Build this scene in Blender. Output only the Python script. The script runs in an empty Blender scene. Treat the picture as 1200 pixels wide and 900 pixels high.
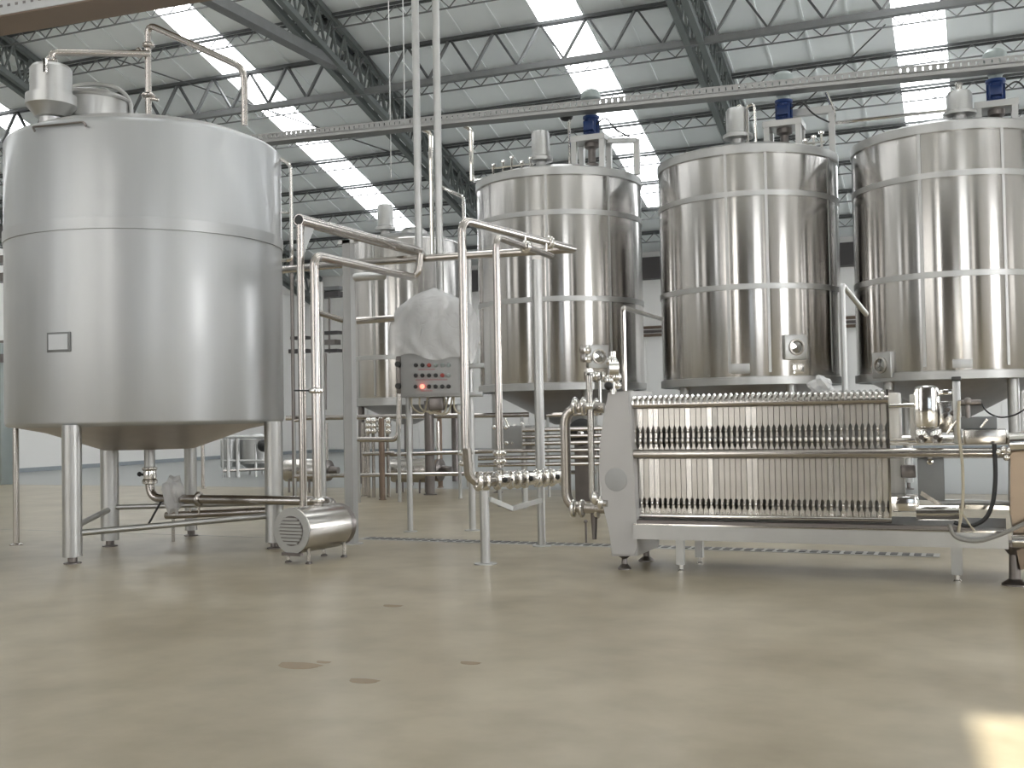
import bpy, bmesh, math, random
from mathutils import Vector, Matrix
random.seed(7)
S = bpy.context.scene
C = S.collection
PI = math.pi

# ------------------------------------------------------------------ camera
FPX = 1300.0; PSI = math.radians(22.9); PIT = math.radians(1.63); ROL = math.radians(1.05)
EYE = Vector((0, 0, 1.4))
F0 = Vector((-math.sin(PSI), math.cos(PSI), 0)); R0 = Vector((math.cos(PSI), math.sin(PSI), 0)); ZA = Vector((0, 0, 1))
FW = F0 * math.cos(PIT) + ZA * math.sin(PIT); U0 = ZA * math.cos(PIT) - F0 * math.sin(PIT)
RT = R0 * math.cos(ROL) - U0 * math.sin(ROL); UP = U0 * math.cos(ROL) + R0 * math.sin(ROL)
cam_data = bpy.data.cameras.new('camera'); cam = bpy.data.objects.new('camera', cam_data); C.objects.link(cam)
m = Matrix((RT, UP, -FW)).transposed().to_4x4(); m.translation = EYE
cam.matrix_world = m
cam_data.sensor_width = 36; cam_data.lens = 36 * FPX / 1200; cam_data.clip_end = 300; cam_data.clip_start = 0.05
S.camera = cam

# ------------------------------------------------------------------ world, sun, exposure
w = bpy.data.worlds.new('world'); S.world = w; w.use_nodes = True
wn = w.node_tree.nodes; bgn = wn['Background']
bgn.inputs[0].default_value = (0.80, 0.90, 1.0, 1); bgn.inputs[1].default_value = 2.0
sl = bpy.data.lights.new('sun', 'SUN'); sl.energy = 26; sl.angle = math.radians(0.8); sl.color = (1, 0.94, 0.82)
sun = bpy.data.objects.new('sun', sl); C.objects.link(sun)
sun.rotation_euler = Vector((-0.075, 1, -0.466)).to_track_quat('-Z', 'Y').to_euler()
S.view_settings.view_transform = 'Standard'; S.view_settings.look = 'None'; S.view_settings.gamma = 1
S.view_settings.use_curve_mapping = False; S.view_settings.exposure = -0.15
SKY_E = 8.0      # translucent roof panes
WIN_E = 4.2      # glowing panes added on the unseen walls, placed for the tank reflections

# ------------------------------------------------------------------ pixel -> point helpers
def ray(px, py): return FW + RT * ((px - 600) / FPX) + UP * ((450 - py) / FPX)
def P(px, py, d): return EYE + ray(px, py) * d
def onZ(px, py, z=0.0):
    r = ray(px, py); return EYE + r * ((z - EYE.z) / r.z)
def onY(px, py, y):
    r = ray(px, py); return EYE + r * (y / r.y)
def onX(px, py, x):
    r = ray(px, py); return EYE + r * (x / r.x)
def V(px, py0, py1, d):
    """bottom and top of an upright through pixel column px (taken at py0) at depth d"""
    a = P(px, py0, d); b = P(px, py1, d); return a, Vector((a.x, a.y, b.z))
def depth(p): return (Vector(p) - EYE).dot(FW)

# ------------------------------------------------------------------ materials
def nt(name):
    m_ = bpy.data.materials.new(name); m_.use_nodes = True
    n = m_.node_tree.nodes; return m_, n, m_.node_tree.links, n['Principled BSDF']
def plain(name, col, rough=0.5, metal=0.0, var=0.08, scale=6.0, bump=0.0, stretch=(1, 1, 1), emit=0, ecol=None, spec=None):
    m_, n, l, b = nt(name)
    tc = n.new('ShaderNodeTexCoord'); mp = n.new('ShaderNodeMapping'); mp.inputs['Scale'].default_value = stretch
    nz = n.new('ShaderNodeTexNoise'); nz.inputs['Scale'].default_value = scale; nz.inputs['Detail'].default_value = 4
    l.new(tc.outputs['Object'], mp.inputs[0]); l.new(mp.outputs[0], nz.inputs['Vector'])
    mx = n.new('ShaderNodeMix'); mx.data_type = 'RGBA'
    mx.inputs[6].default_value = (*[c * (1 - var) for c in col], 1); mx.inputs[7].default_value = (*[min(1, c * (1 + var)) for c in col], 1)
    l.new(nz.outputs['Fac'], mx.inputs[0]); l.new(mx.outputs[2], b.inputs['Base Color'])
    b.inputs['Roughness'].default_value = rough; b.inputs['Metallic'].default_value = metal
    if spec is not None: b.inputs['Specular IOR Level'].default_value = spec
    if bump:
        bp = n.new('ShaderNodeBump'); bp.inputs['Strength'].default_value = bump; bp.inputs['Distance'].default_value = 0.01
        l.new(nz.outputs['Fac'], bp.inputs['Height']); l.new(bp.outputs[0], b.inputs['Normal'])
    if emit:
        b.inputs['Emission Color'].default_value = (*(ecol or col), 1); b.inputs['Emission Strength'].default_value = emit
    return m_
def polished(name, col, rough, aniso, lo=0.75, streak=9.0):
    """rolled stainless sheet: grain running round the shell, so reflections smear upward"""
    m_, n, l, b = nt(name)
    b.inputs['Metallic'].default_value = 1
    tc = n.new('ShaderNodeTexCoord'); mp = n.new('ShaderNodeMapping'); mp.inputs['Scale'].default_value = (streak, streak, 0.25)
    nz = n.new('ShaderNodeTexNoise'); nz.inputs['Scale'].default_value = 1.0; nz.inputs['Detail'].default_value = 5
    l.new(tc.outputs['Object'], mp.inputs[0]); l.new(mp.outputs[0], nz.inputs['Vector'])
    cr = n.new('ShaderNodeValToRGB'); cr.color_ramp.elements[0].position = 0.35; cr.color_ramp.elements[1].position = 0.62
    cr.color_ramp.elements[0].color = (*[c * lo for c in col], 1); cr.color_ramp.elements[1].color = (*col, 1)
    l.new(nz.outputs['Fac'], cr.inputs[0]); l.new(cr.outputs[0], b.inputs['Base Color'])
    mr = n.new('ShaderNodeMapRange'); mr.inputs['To Min'].default_value = rough * 0.8; mr.inputs['To Max'].default_value = rough * 1.3
    l.new(nz.outputs['Fac'], mr.inputs[0]); l.new(mr.outputs[0], b.inputs['Roughness'])
    if aniso:
        b.inputs['Anisotropic'].default_value = aniso
        tg = n.new('ShaderNodeTangent'); tg.direction_type = 'RADIAL'; tg.axis = 'Z'; l.new(tg.outputs[0], b.inputs['Tangent'])
        b.inputs['Anisotropic Rotation'].default_value = 0.25
    return m_
M = {}
M['matte_steel'] = polished('matte_steel', (0.51, 0.52, 0.525), 0.50, 0.30, 0.90, 2.2)
_b = M['matte_steel'].node_tree.nodes['Principled BSDF']; _b.inputs['Coat Weight'].default_value = 0.7; _b.inputs['Coat Roughness'].default_value = 0.20
M['mirror_steel'] = polished('mirror_steel', (0.62, 0.60, 0.58), 0.19, 0.96, 0.80, 2.5)
M['steel'] = plain('steel', (0.54, 0.52, 0.49), 0.24, 1, 0.08, 5)
M['satin'] = plain('satin_steel', (0.50, 0.50, 0.49), 0.42, 1, 0.10, 5)
M['pipe'] = plain('pipe_steel', (0.50, 0.47, 0.44), 0.22, 1, 0.12, 4)
M['bright'] = plain('bright_steel', (0.80, 0.78, 0.75), 0.12, 1, 0.08, 8)
M['plate_steel'] = plain('plate_steel', (0.56, 0.53, 0.49), 0.30, 1, 0.15, 7)
M['dark_steel'] = plain('dark_steel', (0.22, 0.20, 0.19), 0.4, 1, 0.2, 6)
M['cone_steel'] = plain('cone_steel', (0.42, 0.38, 0.35), 0.38, 1, 0.15, 4)  # brownish tone paints in the floor's reflection on the matte tank's cone
M['grey_paint'] = plain('grey_paint', (0.38, 0.38, 0.375), 0.42, 0.0, 0.06, 8)
M['cast_grey'] = plain('cast_grey', (0.47, 0.46, 0.45), 0.45, 0.3, 0.07, 3)
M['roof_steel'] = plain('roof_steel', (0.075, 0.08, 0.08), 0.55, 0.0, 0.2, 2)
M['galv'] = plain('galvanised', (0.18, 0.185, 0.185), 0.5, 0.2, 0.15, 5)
M['girder_paint'] = plain('girder_paint', (0.15, 0.165, 0.16), 0.5, 0.0, 0.15, 1.5)
M['roof_sheet'] = plain('roof_sheet', (0.85, 0.88, 0.87), 0.6, 0.0, 0.10, 0.7)
M['wall'] = plain('white_wall', (0.80, 0.79, 0.765), 0.55, 0, 0.03, 0.6)
M['wall_joint'] = plain('wall_joint', (0.45, 0.44, 0.42), 0.6)
M['dark_beam'] = plain('dark_beam', (0.055, 0.05, 0.05), 0.5, 0, 0.3, 1)
M['brown'] = plain('brown_beam', (0.22, 0.16, 0.12), 0.5, 0, 0.2, 1)
M['black'] = plain('black_rubber', (0.02, 0.02, 0.02), 0.45, 0, 0.2)
M['blue'] = plain('blue_motor', (0.010, 0.035, 0.14), 0.4, 0, 0.15)
M['motor_cap'] = plain('motor_cap', (0.30, 0.34, 0.33), 0.4, 0.2)
M['kerb'] = plain('kerb_grey', (0.30, 0.33, 0.35), 0.5)
M['drain_dark'] = plain('drain_dark', (0.10, 0.10, 0.10), 0.35, 0.7)
M['hose'] = plain('hose_grey', (0.25, 0.24, 0.22), 0.5)
M['yellow_cable'] = plain('tan_cable', (0.45, 0.40, 0.30), 0.5)
M['red_lamp'] = plain('red_lamp', (0.8, 0.05, 0.03), 0.3, emit=6, ecol=(1, 0.12, 0.08))
M['red'] = plain('dull_red', (0.35, 0.06, 0.05), 0.4)
M['label'] = plain('faded_print', (0.36, 0.24, 0.24), 0.6)
M['cream'] = plain('cream_column', (0.78, 0.76, 0.72), 0.45)
M['skylight'] = plain('skylight_pane', (0.9, 0.92, 0.93), 0.5, emit=SKY_E, ecol=(0.96, 0.98, 1.0), var=0.02)
M['frost'] = plain('frosted_pane', (0.9, 0.92, 0.95), 0.4, emit=WIN_E, ecol=(0.96, 0.98, 1.0), var=0.02)
M['frost_warm'] = plain('warm_pane', (0.9, 0.88, 0.75), 0.4, emit=WIN_E * 0.55, ecol=(1.0, 0.96, 0.80), var=0.02)
M['frost_dim'] = plain('dim_pane', (0.85, 0.85, 0.83), 0.4, emit=WIN_E * 0.45, ecol=(1.0, 0.98, 0.95), var=0.02)
M['frost_bright'] = plain('bright_pane', (0.9, 0.9, 0.9), 0.4, emit=WIN_E * 2.0, ecol=(1.0, 0.98, 0.95), var=0.02)
M['frost_boosted'] = plain('boosted_pane', (0.9, 0.9, 0.9), 0.4, emit=WIN_E * 4.0, ecol=(0.97, 0.98, 1.0), var=0.02)
M['front_concrete'] = plain('front_concrete', (0.06, 0.052, 0.045), 0.7, 0, 0.15, 0.5)
M['copper'] = plain('dark_copper', (0.24, 0.18, 0.14), 0.35, 0.8)
M['head_brown'] = plain('head_brown', (0.20, 0.155, 0.115), 0.35, 0.6)
M['glass'] = plain('sight_glass', (0.32, 0.32, 0.31), 0.06, 1, 0.1)
def wrap_mat():
    m_, n, l, b = nt('plastic_wrap')
    b.inputs['Base Color'].default_value = (0.72, 0.72, 0.72, 1); b.inputs['Roughness'].default_value = 0.32
    b.inputs['Alpha'].default_value = 0.66
    nz = n.new('ShaderNodeTexNoise'); nz.inputs['Scale'].default_value = 5; nz.inputs['Distortion'].default_value = 1.5
    bp = n.new('ShaderNodeBump'); bp.inputs['Strength'].default_value = 0.6; bp.inputs['Distance'].default_value = 0.03
    tc = n.new('ShaderNodeTexCoord'); l.new(tc.outputs['Object'], nz.inputs['Vector'])
    l.new(nz.outputs['Fac'], bp.inputs['Height']); l.new(bp.outputs[0], b.inputs['Normal'])
    return m_
M['wrap'] = wrap_mat()
def floor_mat():
    m_, n, l, b = nt('epoxy_floor')
    tc = n.new('ShaderNodeTexCoord')
    n1 = n.new('ShaderNodeTexNoise'); n1.inputs['Scale'].default_value = 0.7; n1.inputs['Detail'].default_value = 6; n1.inputs['Roughness'].default_value = 0.6
    n2 = n.new('ShaderNodeTexNoise'); n2.inputs['Scale'].default_value = 2.3; n2.inputs['Detail'].default_value = 3
    n3 = n.new('ShaderNodeTexNoise'); n3.inputs['Scale'].default_value = 60
    for q in (n1, n2, n3): l.new(tc.outputs['Object'], q.inputs['Vector'])
    c1 = n.new('ShaderNodeValToRGB'); e = c1.color_ramp.elements
    e[0].position = 0.36; e[0].color = (0.295, 0.25, 0.17, 1); e[1].position = 0.66; e[1].color = (0.41, 0.36, 0.262, 1)
    l.new(n1.outputs['Fac'], c1.inputs[0])
    c2 = n.new('ShaderNodeValToRGB'); e = c2.color_ramp.elements
    e[0].position = 0.30; e[0].color = (0.80, 0.79, 0.76, 1); e[1].position = 0.6; e[1].color = (1, 1, 1, 1)
    l.new(n2.outputs['Fac'], c2.inputs[0])
    mx = n.new('ShaderNodeMix'); mx.data_type = 'RGBA'; mx.blend_type = 'MULTIPLY'; mx.inputs[0].default_value = 1
    l.new(c1.outputs[0], mx.inputs[6]); l.new(c2.outputs[0], mx.inputs[7])
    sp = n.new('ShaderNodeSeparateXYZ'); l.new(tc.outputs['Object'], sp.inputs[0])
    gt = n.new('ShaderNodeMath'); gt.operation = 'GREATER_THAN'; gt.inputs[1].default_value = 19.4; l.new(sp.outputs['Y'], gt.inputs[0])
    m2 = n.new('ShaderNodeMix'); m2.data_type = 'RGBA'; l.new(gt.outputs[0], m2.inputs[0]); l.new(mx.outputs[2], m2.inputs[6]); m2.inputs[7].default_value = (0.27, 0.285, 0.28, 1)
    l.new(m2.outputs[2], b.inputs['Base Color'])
    b.inputs['Roughness'].default_value = 0.30
    return m_
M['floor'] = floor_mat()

# ------------------------------------------------------------------ mesh builder
class MB:
    def __init__(s): s.v = []; s.f = []; s.g = []
    def add(s, vs, fs):
        o = len(s.v); s.g.append((o, len(s.f))); s.v += [Vector(x) for x in vs]; s.f += [tuple(i + o for i in f) for f in fs]; return s
    def box(s, a, b, mat=None):
        x0, y0, z0 = a; x1, y1, z1 = b
        vs = [(x0,y0,z0),(x1,y0,z0),(x1,y1,z0),(x0,y1,z0),(x0,y0,z1),(x1,y0,z1),(x1,y1,z1),(x0,y1,z1)]
        if mat: vs = [mat @ Vector(q) for q in vs]
        return s.add(vs, [(3,2,1,0),(4,5,6,7),(0,1,5,4),(1,2,6,5),(2,3,7,6),(3,0,4,7)])
    def bevel_box(s, a, b, r=0.02, mat=None):
        bm = bmesh.new(); bmesh.ops.create_cube(bm, size=1)
        for q in bm.verts:
            q.co = Vector((a[i] + (b[i] - a[i]) * (q.co[i] + .5) for i in range(3)))
        bmesh.ops.bevel(bm, geom=bm.edges[:], offset=r, segments=2, affect='EDGES', profile=0.5)
        bm.verts.index_update()
        vs = [(mat @ q.co) if mat else q.co.copy() for q in bm.verts]; fs = [tuple(x.index for x in f.verts) for f in bm.faces]
        bm.free(); return s.add(vs, fs)
    def beam(s, p0, p1, wd, ht, up=ZA):
        p0 = Vector(p0); p1 = Vector(p1); d = (p1 - p0).normalized()
        sd = d.cross(up)
        if sd.length < 1e-4: sd = d.cross(Vector((1, 0, 0)))
        sd.normalize(); u = sd.cross(d)
        vs = []
        for p in (p0, p1):
            for a_, b_ in ((-1,-1),(1,-1),(1,1),(-1,1)): vs.append(p + sd * a_ * wd / 2 + u * b_ * ht / 2)
        return s.add(vs, [(3,2,1,0),(4,5,6,7),(0,1,5,4),(1,2,6,5),(2,3,7,6),(3,0,4,7)])
    def cyl(s, p0, p1, r, r1=None, seg=12):
        return s.tube([p0, p1], r, seg=seg, r1=r1)
    def tube(s, pts, r, bend=0, seg=10, r1=None, closed=False):
        pts = [Vector(p) for p in pts]
        if bend:
            q = [pts[0]]
            for i in range(1, len(pts) - 1):
                a, b, c = pts[i-1], pts[i], pts[i+1]
                d0 = (a - b); d1 = (c - b); L = min(bend, d0.length * .49, d1.length * .49)
                s0 = b + d0.normalized() * L; s1 = b + d1.normalized() * L
                for k in range(7):
                    t = k / 6; q.append(s0 * (1-t)**2 + b * 2*t*(1-t) + s1 * t*t)
            q.append(pts[-1]); pts = q
        n = len(pts); prev = None; vs = []
        for i, p in enumerate(pts):
            t = (pts[min(i+1, n-1)] - pts[max(i-1, 0)]).normalized()
            if prev is None:
                x = t.orthogonal().normalized()
            else:
                x = (prev - t * prev.dot(t)).normalized()
            prev = x; y = t.cross(x)
            rr = r if r1 is None else r + (r1 - r) * i / (n - 1)
            for k in range(seg):
                a = 2 * PI * k / seg; vs.append(p + (x * math.cos(a) + y * math.sin(a)) * rr)
        fs = []
        for i in range(n - 1):
            for k in range(seg):
                k2 = (k + 1) % seg; fs.append((i*seg+k, i*seg+k2, (i+1)*seg+k2, (i+1)*seg+k))
        fs.append(tuple(range(seg - 1, -1, -1))); fs.append(tuple((n-1)*seg + k for k in range(seg)))
        return s.add(vs, fs)
    def lathe(s, prof, c, seg=48, axis=ZA, cap0=True, cap1=True):
        """prof: list of (radius, height) along the axis from c"""
        c = Vector(c); ax = Vector(axis).normalized(); x = ax.orthogonal().normalized() if abs(ax.z) < .999 else Vector((1,0,0)); y = ax.cross(x)
        vs = []; fs = []
        for r, h in prof:
            for k in range(seg):
                a = 2*PI*k/seg; vs.append(c + ax*h + (x*math.cos(a) + y*math.sin(a))*max(r, 1e-4))
        for i in range(len(prof) - 1):
            for k in range(seg):
                k2 = (k+1) % seg; fs.append((i*seg+k, i*seg+k2, (i+1)*seg+k2, (i+1)*seg+k))
        if cap0: fs.append(tuple(range(seg-1, -1, -1)))
        if cap1: fs.append(tuple((len(prof)-1)*seg+k for k in range(seg)))
        return s.add(vs, fs)
    def prism(s, pts, off):
        """closed outline of 3d points pushed along off"""
        n = len(pts); off = Vector(off); a = [Vector(p) for p in pts]
        return s.add(a + [p + off for p in a], [tuple(range(n-1,-1,-1)), tuple(range(n, 2*n))] + [(i,(i+1)%n,(i+1)%n+n,i+n) for i in range(n)])
    def ball(s, c, r, seg=12, sq=(1,1,1)):
        c = Vector(c); vs = []; fs = []; R_ = 8
        for i in range(R_+1):
            t = PI*i/R_
            for k in range(seg):
                a = 2*PI*k/seg; vs.append(c + Vector((math.sin(t)*math.cos(a)*sq[0], math.sin(t)*math.sin(a)*sq[1], -math.cos(t)*sq[2]))*r)
        for i in range(R_):
            for k in range(seg):
                k2=(k+1)%seg; fs.append((i*seg+k,i*seg+k2,(i+1)*seg+k2,(i+1)*seg+k))
        return s.add(vs, fs)
    def ring(s, c, R_, r, axis=ZA, seg=24, sub=8):
        c = Vector(c); ax = Vector(axis).normalized(); x = ax.orthogonal().normalized(); y = ax.cross(x); vs = []; fs = []
        for i in range(seg):
            a = 2*PI*i/seg; d = x*math.cos(a)+y*math.sin(a)
            for k in range(sub):
                b = 2*PI*k/sub; vs.append(c + d*(R_+r*math.cos(b)) + ax*r*math.sin(b))
        for i in range(seg):
            i2=(i+1)%seg
            for k in range(sub):
                k2=(k+1)%sub; fs.append((i*sub+k,i2*sub+k,i2*sub+k2,i*sub+k2))
        return s.add(vs, fs)
    def build_each(s, name, mat, parent=None):
        """one object per added piece"""
        out = []; g = s.g + [(len(s.v), len(s.f))]
        for (v0, f0), (v1, f1) in zip(g, g[1:]):
            p = MB(); p.add(s.v[v0:v1], [tuple(i-v0 for i in f) for f in s.f[f0:f1]]); out.append(p.build(name, mat, parent))
        return out
    def build(s, name, mat, parent=None, kind=None, label=None, smooth=35):
        org = Vector((0,0,0)); q = parent
        while q is not None: org += q.location; q = q.parent
        me = bpy.data.meshes.new(name)
        me.from_pydata([tuple(p - org) for p in s.v], [], s.f)
        bm = bmesh.new(); bm.from_mesh(me); bmesh.ops.recalc_face_normals(bm, faces=bm.faces); bm.to_mesh(me); bm.free()
        me.materials.append(mat if not isinstance(mat, str) else M[mat])
        if smooth:
            me.shade_smooth(); me.set_sharp_from_angle(angle=math.radians(smooth))
        o = bpy.data.objects.new(name, me); C.objects.link(o)
        if parent is not None: o.parent = parent
        if kind: o['kind'] = kind
        if label: o['label'] = label
        return o
def tag(o, label, cat, group=None, kind=None):
    o['label'] = label; o['category'] = cat
    if group: o['group'] = group
    if kind: o['kind'] = kind
    return o
def thing(name, label, cat, loc=(0,0,0), group=None):
    o = bpy.data.objects.new(name, None); C.objects.link(o); o.location = loc; o.empty_display_size = .1
    return tag(o, label, cat, group)
def struct(name, mb, mat, smooth=0):
    o = mb.build(name, mat, None, smooth=smooth); o['kind'] = 'structure'; return o
def sroot(name):
    o = bpy.data.objects.new(name, None); C.objects.link(o); o['kind'] = 'structure'; return o
def shared(src, name, parent, loc):
    o = src.copy(); o.name = name; C.objects.link(o); o.parent = parent; o.location = loc; return o

# ------------------------------------------------------------------ hall shell
XL, XR, YF, YB = -45.6, 13.2, -4.0, 40.0
XP = -26.0        # low partition on the left
RIDGE = 8.0; KS = 0.321
def roof_z(y): return 20.25 - KS * y if y >= RIDGE else 20.25 - KS * (2 * RIDGE - y)
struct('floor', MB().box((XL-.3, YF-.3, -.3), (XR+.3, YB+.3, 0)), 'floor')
STRIPS = [-39.2, -29.5, -19.85, -9.75, -1.15, 8.6]; SW = 1.22
# gable walls with the outline of the roof
for nm, x0, x1 in (('wall_outer_left', XL-.25, XL), ('wall_right', XR, XR+.25)):
    wl = struct(nm, MB().prism([(x0, YF, 0), (x0, YB, 0), (x0, YB, roof_z(YB)-.05), (x0, RIDGE, roof_z(RIDGE)-.05), (x0, YF, roof_z(YF)-.05)], (x1-x0, 0, 0)), 'wall')
struct('wall_left', MB().box((XP-.2, YF, 0), (XP, YB, 6.5)), 'wall')
bk = sroot('wall_back')
MB().box((XL, YB, 0), (XR, YB+.25, roof_z(YB))).build('wall_face', 'wall', bk, smooth=0)
xx = XL + .6; proto = None
while xx < XR - 1:                              # panel joints of the back wall
    pn = MB().box((xx+.02, YB-.03, .15), (xx+2.38, YB, 4.1)).build('wall_panel', 'wall', bk, smooth=0) if proto is None else None
    if pn: proto = pn; px0 = xx
    else: shared(proto, 'wall_panel', bk, (xx-px0, 0, 0))
    xx += 2.4
struct('baseboard_left', MB().box((XP, YF, 0), (XP+.10, YB, .12)), 'kerb')
struct('baseboard_back', MB().box((XP+.1, YB-.12, 0), (XR, YB-.035, .12)), 'kerb')
# front wall, behind the camera: columns, glowing windows laid out for the tank reflections and one open window for the sun
OX0, OX1, OZ0, OZ1 = 0.56, 2.9, 1.0, 4.57
fw = sroot('wall_front')
wins = [(-42,-37,0),(-31,-25.5,2),(-17.8,-15.4,0),(-14.4,-8.6,2),(-6.7,-5.1,3),(3.9,7.6,0),(9.2,10.6,2)]
edges = [XL]
def wallpiece(x0, x1, z0, z1): MB().box((x0, YF-.25, z0), (x1, YF, z1)).build('wall_face', 'front_concrete', fw, smooth=0)
cur = XL; EV = roof_z(YF) - .05
for i, (a, b, wm) in enumerate(sorted(wins + [(OX0, OX1, 9)])):
    wallpiece(cur, a, 0, EV)
    z0, z1 = (0.5, 12.6) if wm != 9 else (OZ0, OZ1)
    wallpiece(a, b, 0, z0); wallpiece(a, b, z1, EV)
    cur = b
    wr = sroot('window_%d' % (i + 10))
    fr = MB()
    for zz in (z0 + .04, z1 - .04): fr.box((a, YF-.16, zz-.04), (b, YF-.06, zz+.04))
    for xq in (a + .04, b - .04): fr.box((xq-.04, YF-.155, z0), (xq+.04, YF-.065, z1))
    nm_ = 4 if wm == 9 else 8
    for k in range(1, nm_): fr.box((a, YF-.15, z0+(z1-z0)*k/nm_-.03), (b, YF-.07, z0+(z1-z0)*k/nm_+.03))
    fr.build('window_frame', 'galv', wr, smooth=0)
    if wm != 9: MB().box((a+.02, YF-.13, z0+.02), (b-.02, YF-.11, z1-.02)).build('pane', {0: 'frost', 2: 'frost_dim', 3: 'frost_bright'}[wm], wr, smooth=0)
wallpiece(cur, XR, 0, EV)
for x in (-25.9, -15.8, -7.0, -6.1, 3.4, 13.0):
    tag(MB().box((x-.2, YF+.02, 0), (x+.2, YF+.42, roof_z(YF+.42)-.1)).build('column', 'girder_paint', smooth=0), 'dark painted steel column standing against the front wall behind the viewer', 'column', 'columns along the front wall')
for k, (ya, yb, mt_) in enumerate(((4.6, 8.2, 'frost_boosted'), (12.4, 14.0, 'frost_dim'), (17.5, 19.0, 'frost_dim'), (28.0, 34.0, 'frost_boosted'))):  # added panes, out of view, for tank highlights and light from the right
    wr = sroot('window_%d' % (k + 30))
    MB().box((XR-.03, ya, 1.8), (XR-.015, yb, 6.8)).build('pane', mt_, wr, smooth=0)
    fr = MB()
    for yy in (ya, (ya+yb)/2, yb): fr.box((XR-.08, yy-.04, 1.76), (XR-.001, yy+.04, 6.84))
    for zz in (1.8, 3.5, 5.1, 6.8): fr.box((XR-.07, ya, zz-.04), (XR-.002, yb, zz+.04))
    fr.build('window_frame', 'galv', wr, smooth=0)
# roof: ribbed sheets, skylight strips of separate panes
ceil = sroot('ceiling')
def slab(mb, x0, x1, ya, yb, th=.06, dz=0):
    za, zb = roof_z(ya) + dz, roof_z(yb) + dz
    mb.prism([(x0, ya, za), (x0, yb, zb), (x0, yb, zb+th), (x0, ya, za+th)], (x1-x0, 0, 0)); return mb
bounds = []
cur = XL - .2
for s_ in STRIPS:
    n_ = max(1, round((s_-SW/2-cur)/1.1)); st = (s_-SW/2-cur)/n_
    bounds += [(cur+st*i, cur+st*(i+1)) for i in range(n_)]; cur = s_ + SW/2
n_ = round((XR+.2-cur)/1.1); st = (XR+.2-cur)/n_; bounds += [(cur+st*i, cur+st*(i+1)) for i in range(n_)]
for (a, b) in bounds:
    for (ya, yb) in ((YF-.2, RIDGE), (RIDGE, YB+.2)):
        mb = slab(MB(), a, b, ya, yb, .05, .02)
        slab(mb, a, a+.05, ya, yb, .05, -.02)
        mb.build('roof_sheet', 'roof_sheet', ceil, smooth=0)
PUR = [18.6, 20.2, 21.85, 23.5, 25.1, 26.75, 28.35, 30.0, 31.6, 33.3, 35.0, 36.7, 38.35]
for i, s_ in enumerate(STRIPS):
    wr = sroot('window_%d' % (i + 1))
    for a, b in zip([8.2, 11.5, 15.0, 18.4, 21.85, 26.75, 30.0, 33.3], [11.5, 15.0, 18.4, 21.85, 26.75, 30.0, 33.3, 36.8]):
        slab(MB(), s_-SW/2, s_+SW/2, a+.03, b-.03, .03, .03).build('pane', 'skylight', wr, smooth=0)
    MB().box((s_-SW/2, RIDGE-.2, roof_z(RIDGE)-.07), (s_+SW/2, RIDGE+.2, roof_z(RIDGE)+.05)).build('ridge_cap', 'roof_sheet', wr, smooth=0)
    slab(MB(), s_-SW/2, s_+SW/2, YF-.2, RIDGE-.2, .05, .02).build('roof_sheet', 'roof_sheet', wr, smooth=0)
    for a, b in ((36.8, 38.4), (38.45, YB+.2)):      # last piece: one short pane then sheet
        mt, nm = ('skylight', 'pane') if (i == 2 and a < 37) else ('roof_sheet', 'roof_sheet')
        slab(MB(), s_-SW/2, s_+SW/2, a+.05, b, .04, .02).build(nm, mt, wr, smooth=0)

# ------------------------------------------------------------------ roof steelwork
def purlin(y, x0, x1, lab, deep=False, full=True):
    z = roof_z(y) - .03
    t = thing('roof_purlin' if not deep else 'lattice_truss', lab, 'truss' if deep else 'purlin', ((x0+x1)/2, y, z), 'open lattice purlins under the roof sheets' if not deep else 'deep lattice trusses under the roof sheets')
    if deep:
        D = 1.05; st = 1.30
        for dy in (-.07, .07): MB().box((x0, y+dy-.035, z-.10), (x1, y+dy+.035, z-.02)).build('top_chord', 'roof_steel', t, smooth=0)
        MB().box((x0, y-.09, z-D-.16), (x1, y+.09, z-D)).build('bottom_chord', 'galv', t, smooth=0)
        n = int((x1-x0)/st); st = (x1-x0)/n
        for i in range(n):
            a = x0+st*i
            for xa, xb in ((a, a+st*.5), (a+st, a+st*.5)):
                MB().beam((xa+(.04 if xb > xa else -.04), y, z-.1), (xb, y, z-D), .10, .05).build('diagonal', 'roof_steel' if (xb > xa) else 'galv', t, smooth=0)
    else:
        for dy, dz in ((-.05, 0), (.07, -.05)): MB().box((x0, y+dy-.03, z+dz-.07), (x1, y+dy+.03, z+dz-.01)).build('top_chord', 'roof_steel', t, smooth=0)
        MB().box((x0, y-.018, z-.42), (x1, y+.018, z-.385)).build('bottom_chord', 'galv', t, smooth=0)
        wb = MB(); n = int((x1-x0)/.62); st = (x1-x0)/n
        for i in range(n):
            a = x0+st*i
            wb.beam((a, y, z-.08), (a+st/2, y, z-.39), .025, .025); wb.beam((a+st/2, y, z-.39), (a+st, y, z-.08), .025, .025)
        wb.build('web', 'galv', t, kind='stuff', smooth=0)
ordn = ['first','second','third','fourth','fifth','sixth','seventh','eighth','ninth','tenth','eleventh','twelfth','thirteenth']
vis = [y for y in PUR if y > 24]
for k, y in enumerate(PUR):
    if y < 21: continue
    n = len(PUR)-1-k
    if abs(y-26.75) < .01: purlin(y, XL+.05, XR-.05, 'deep grey lattice truss with wide zigzag diagonals crossing the whole roof', True)
    else: purlin(y, XL+.05, XR-.05, 'thin open lattice purlin under the roof, %s row counted from the back wall' % ordn[n])
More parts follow.
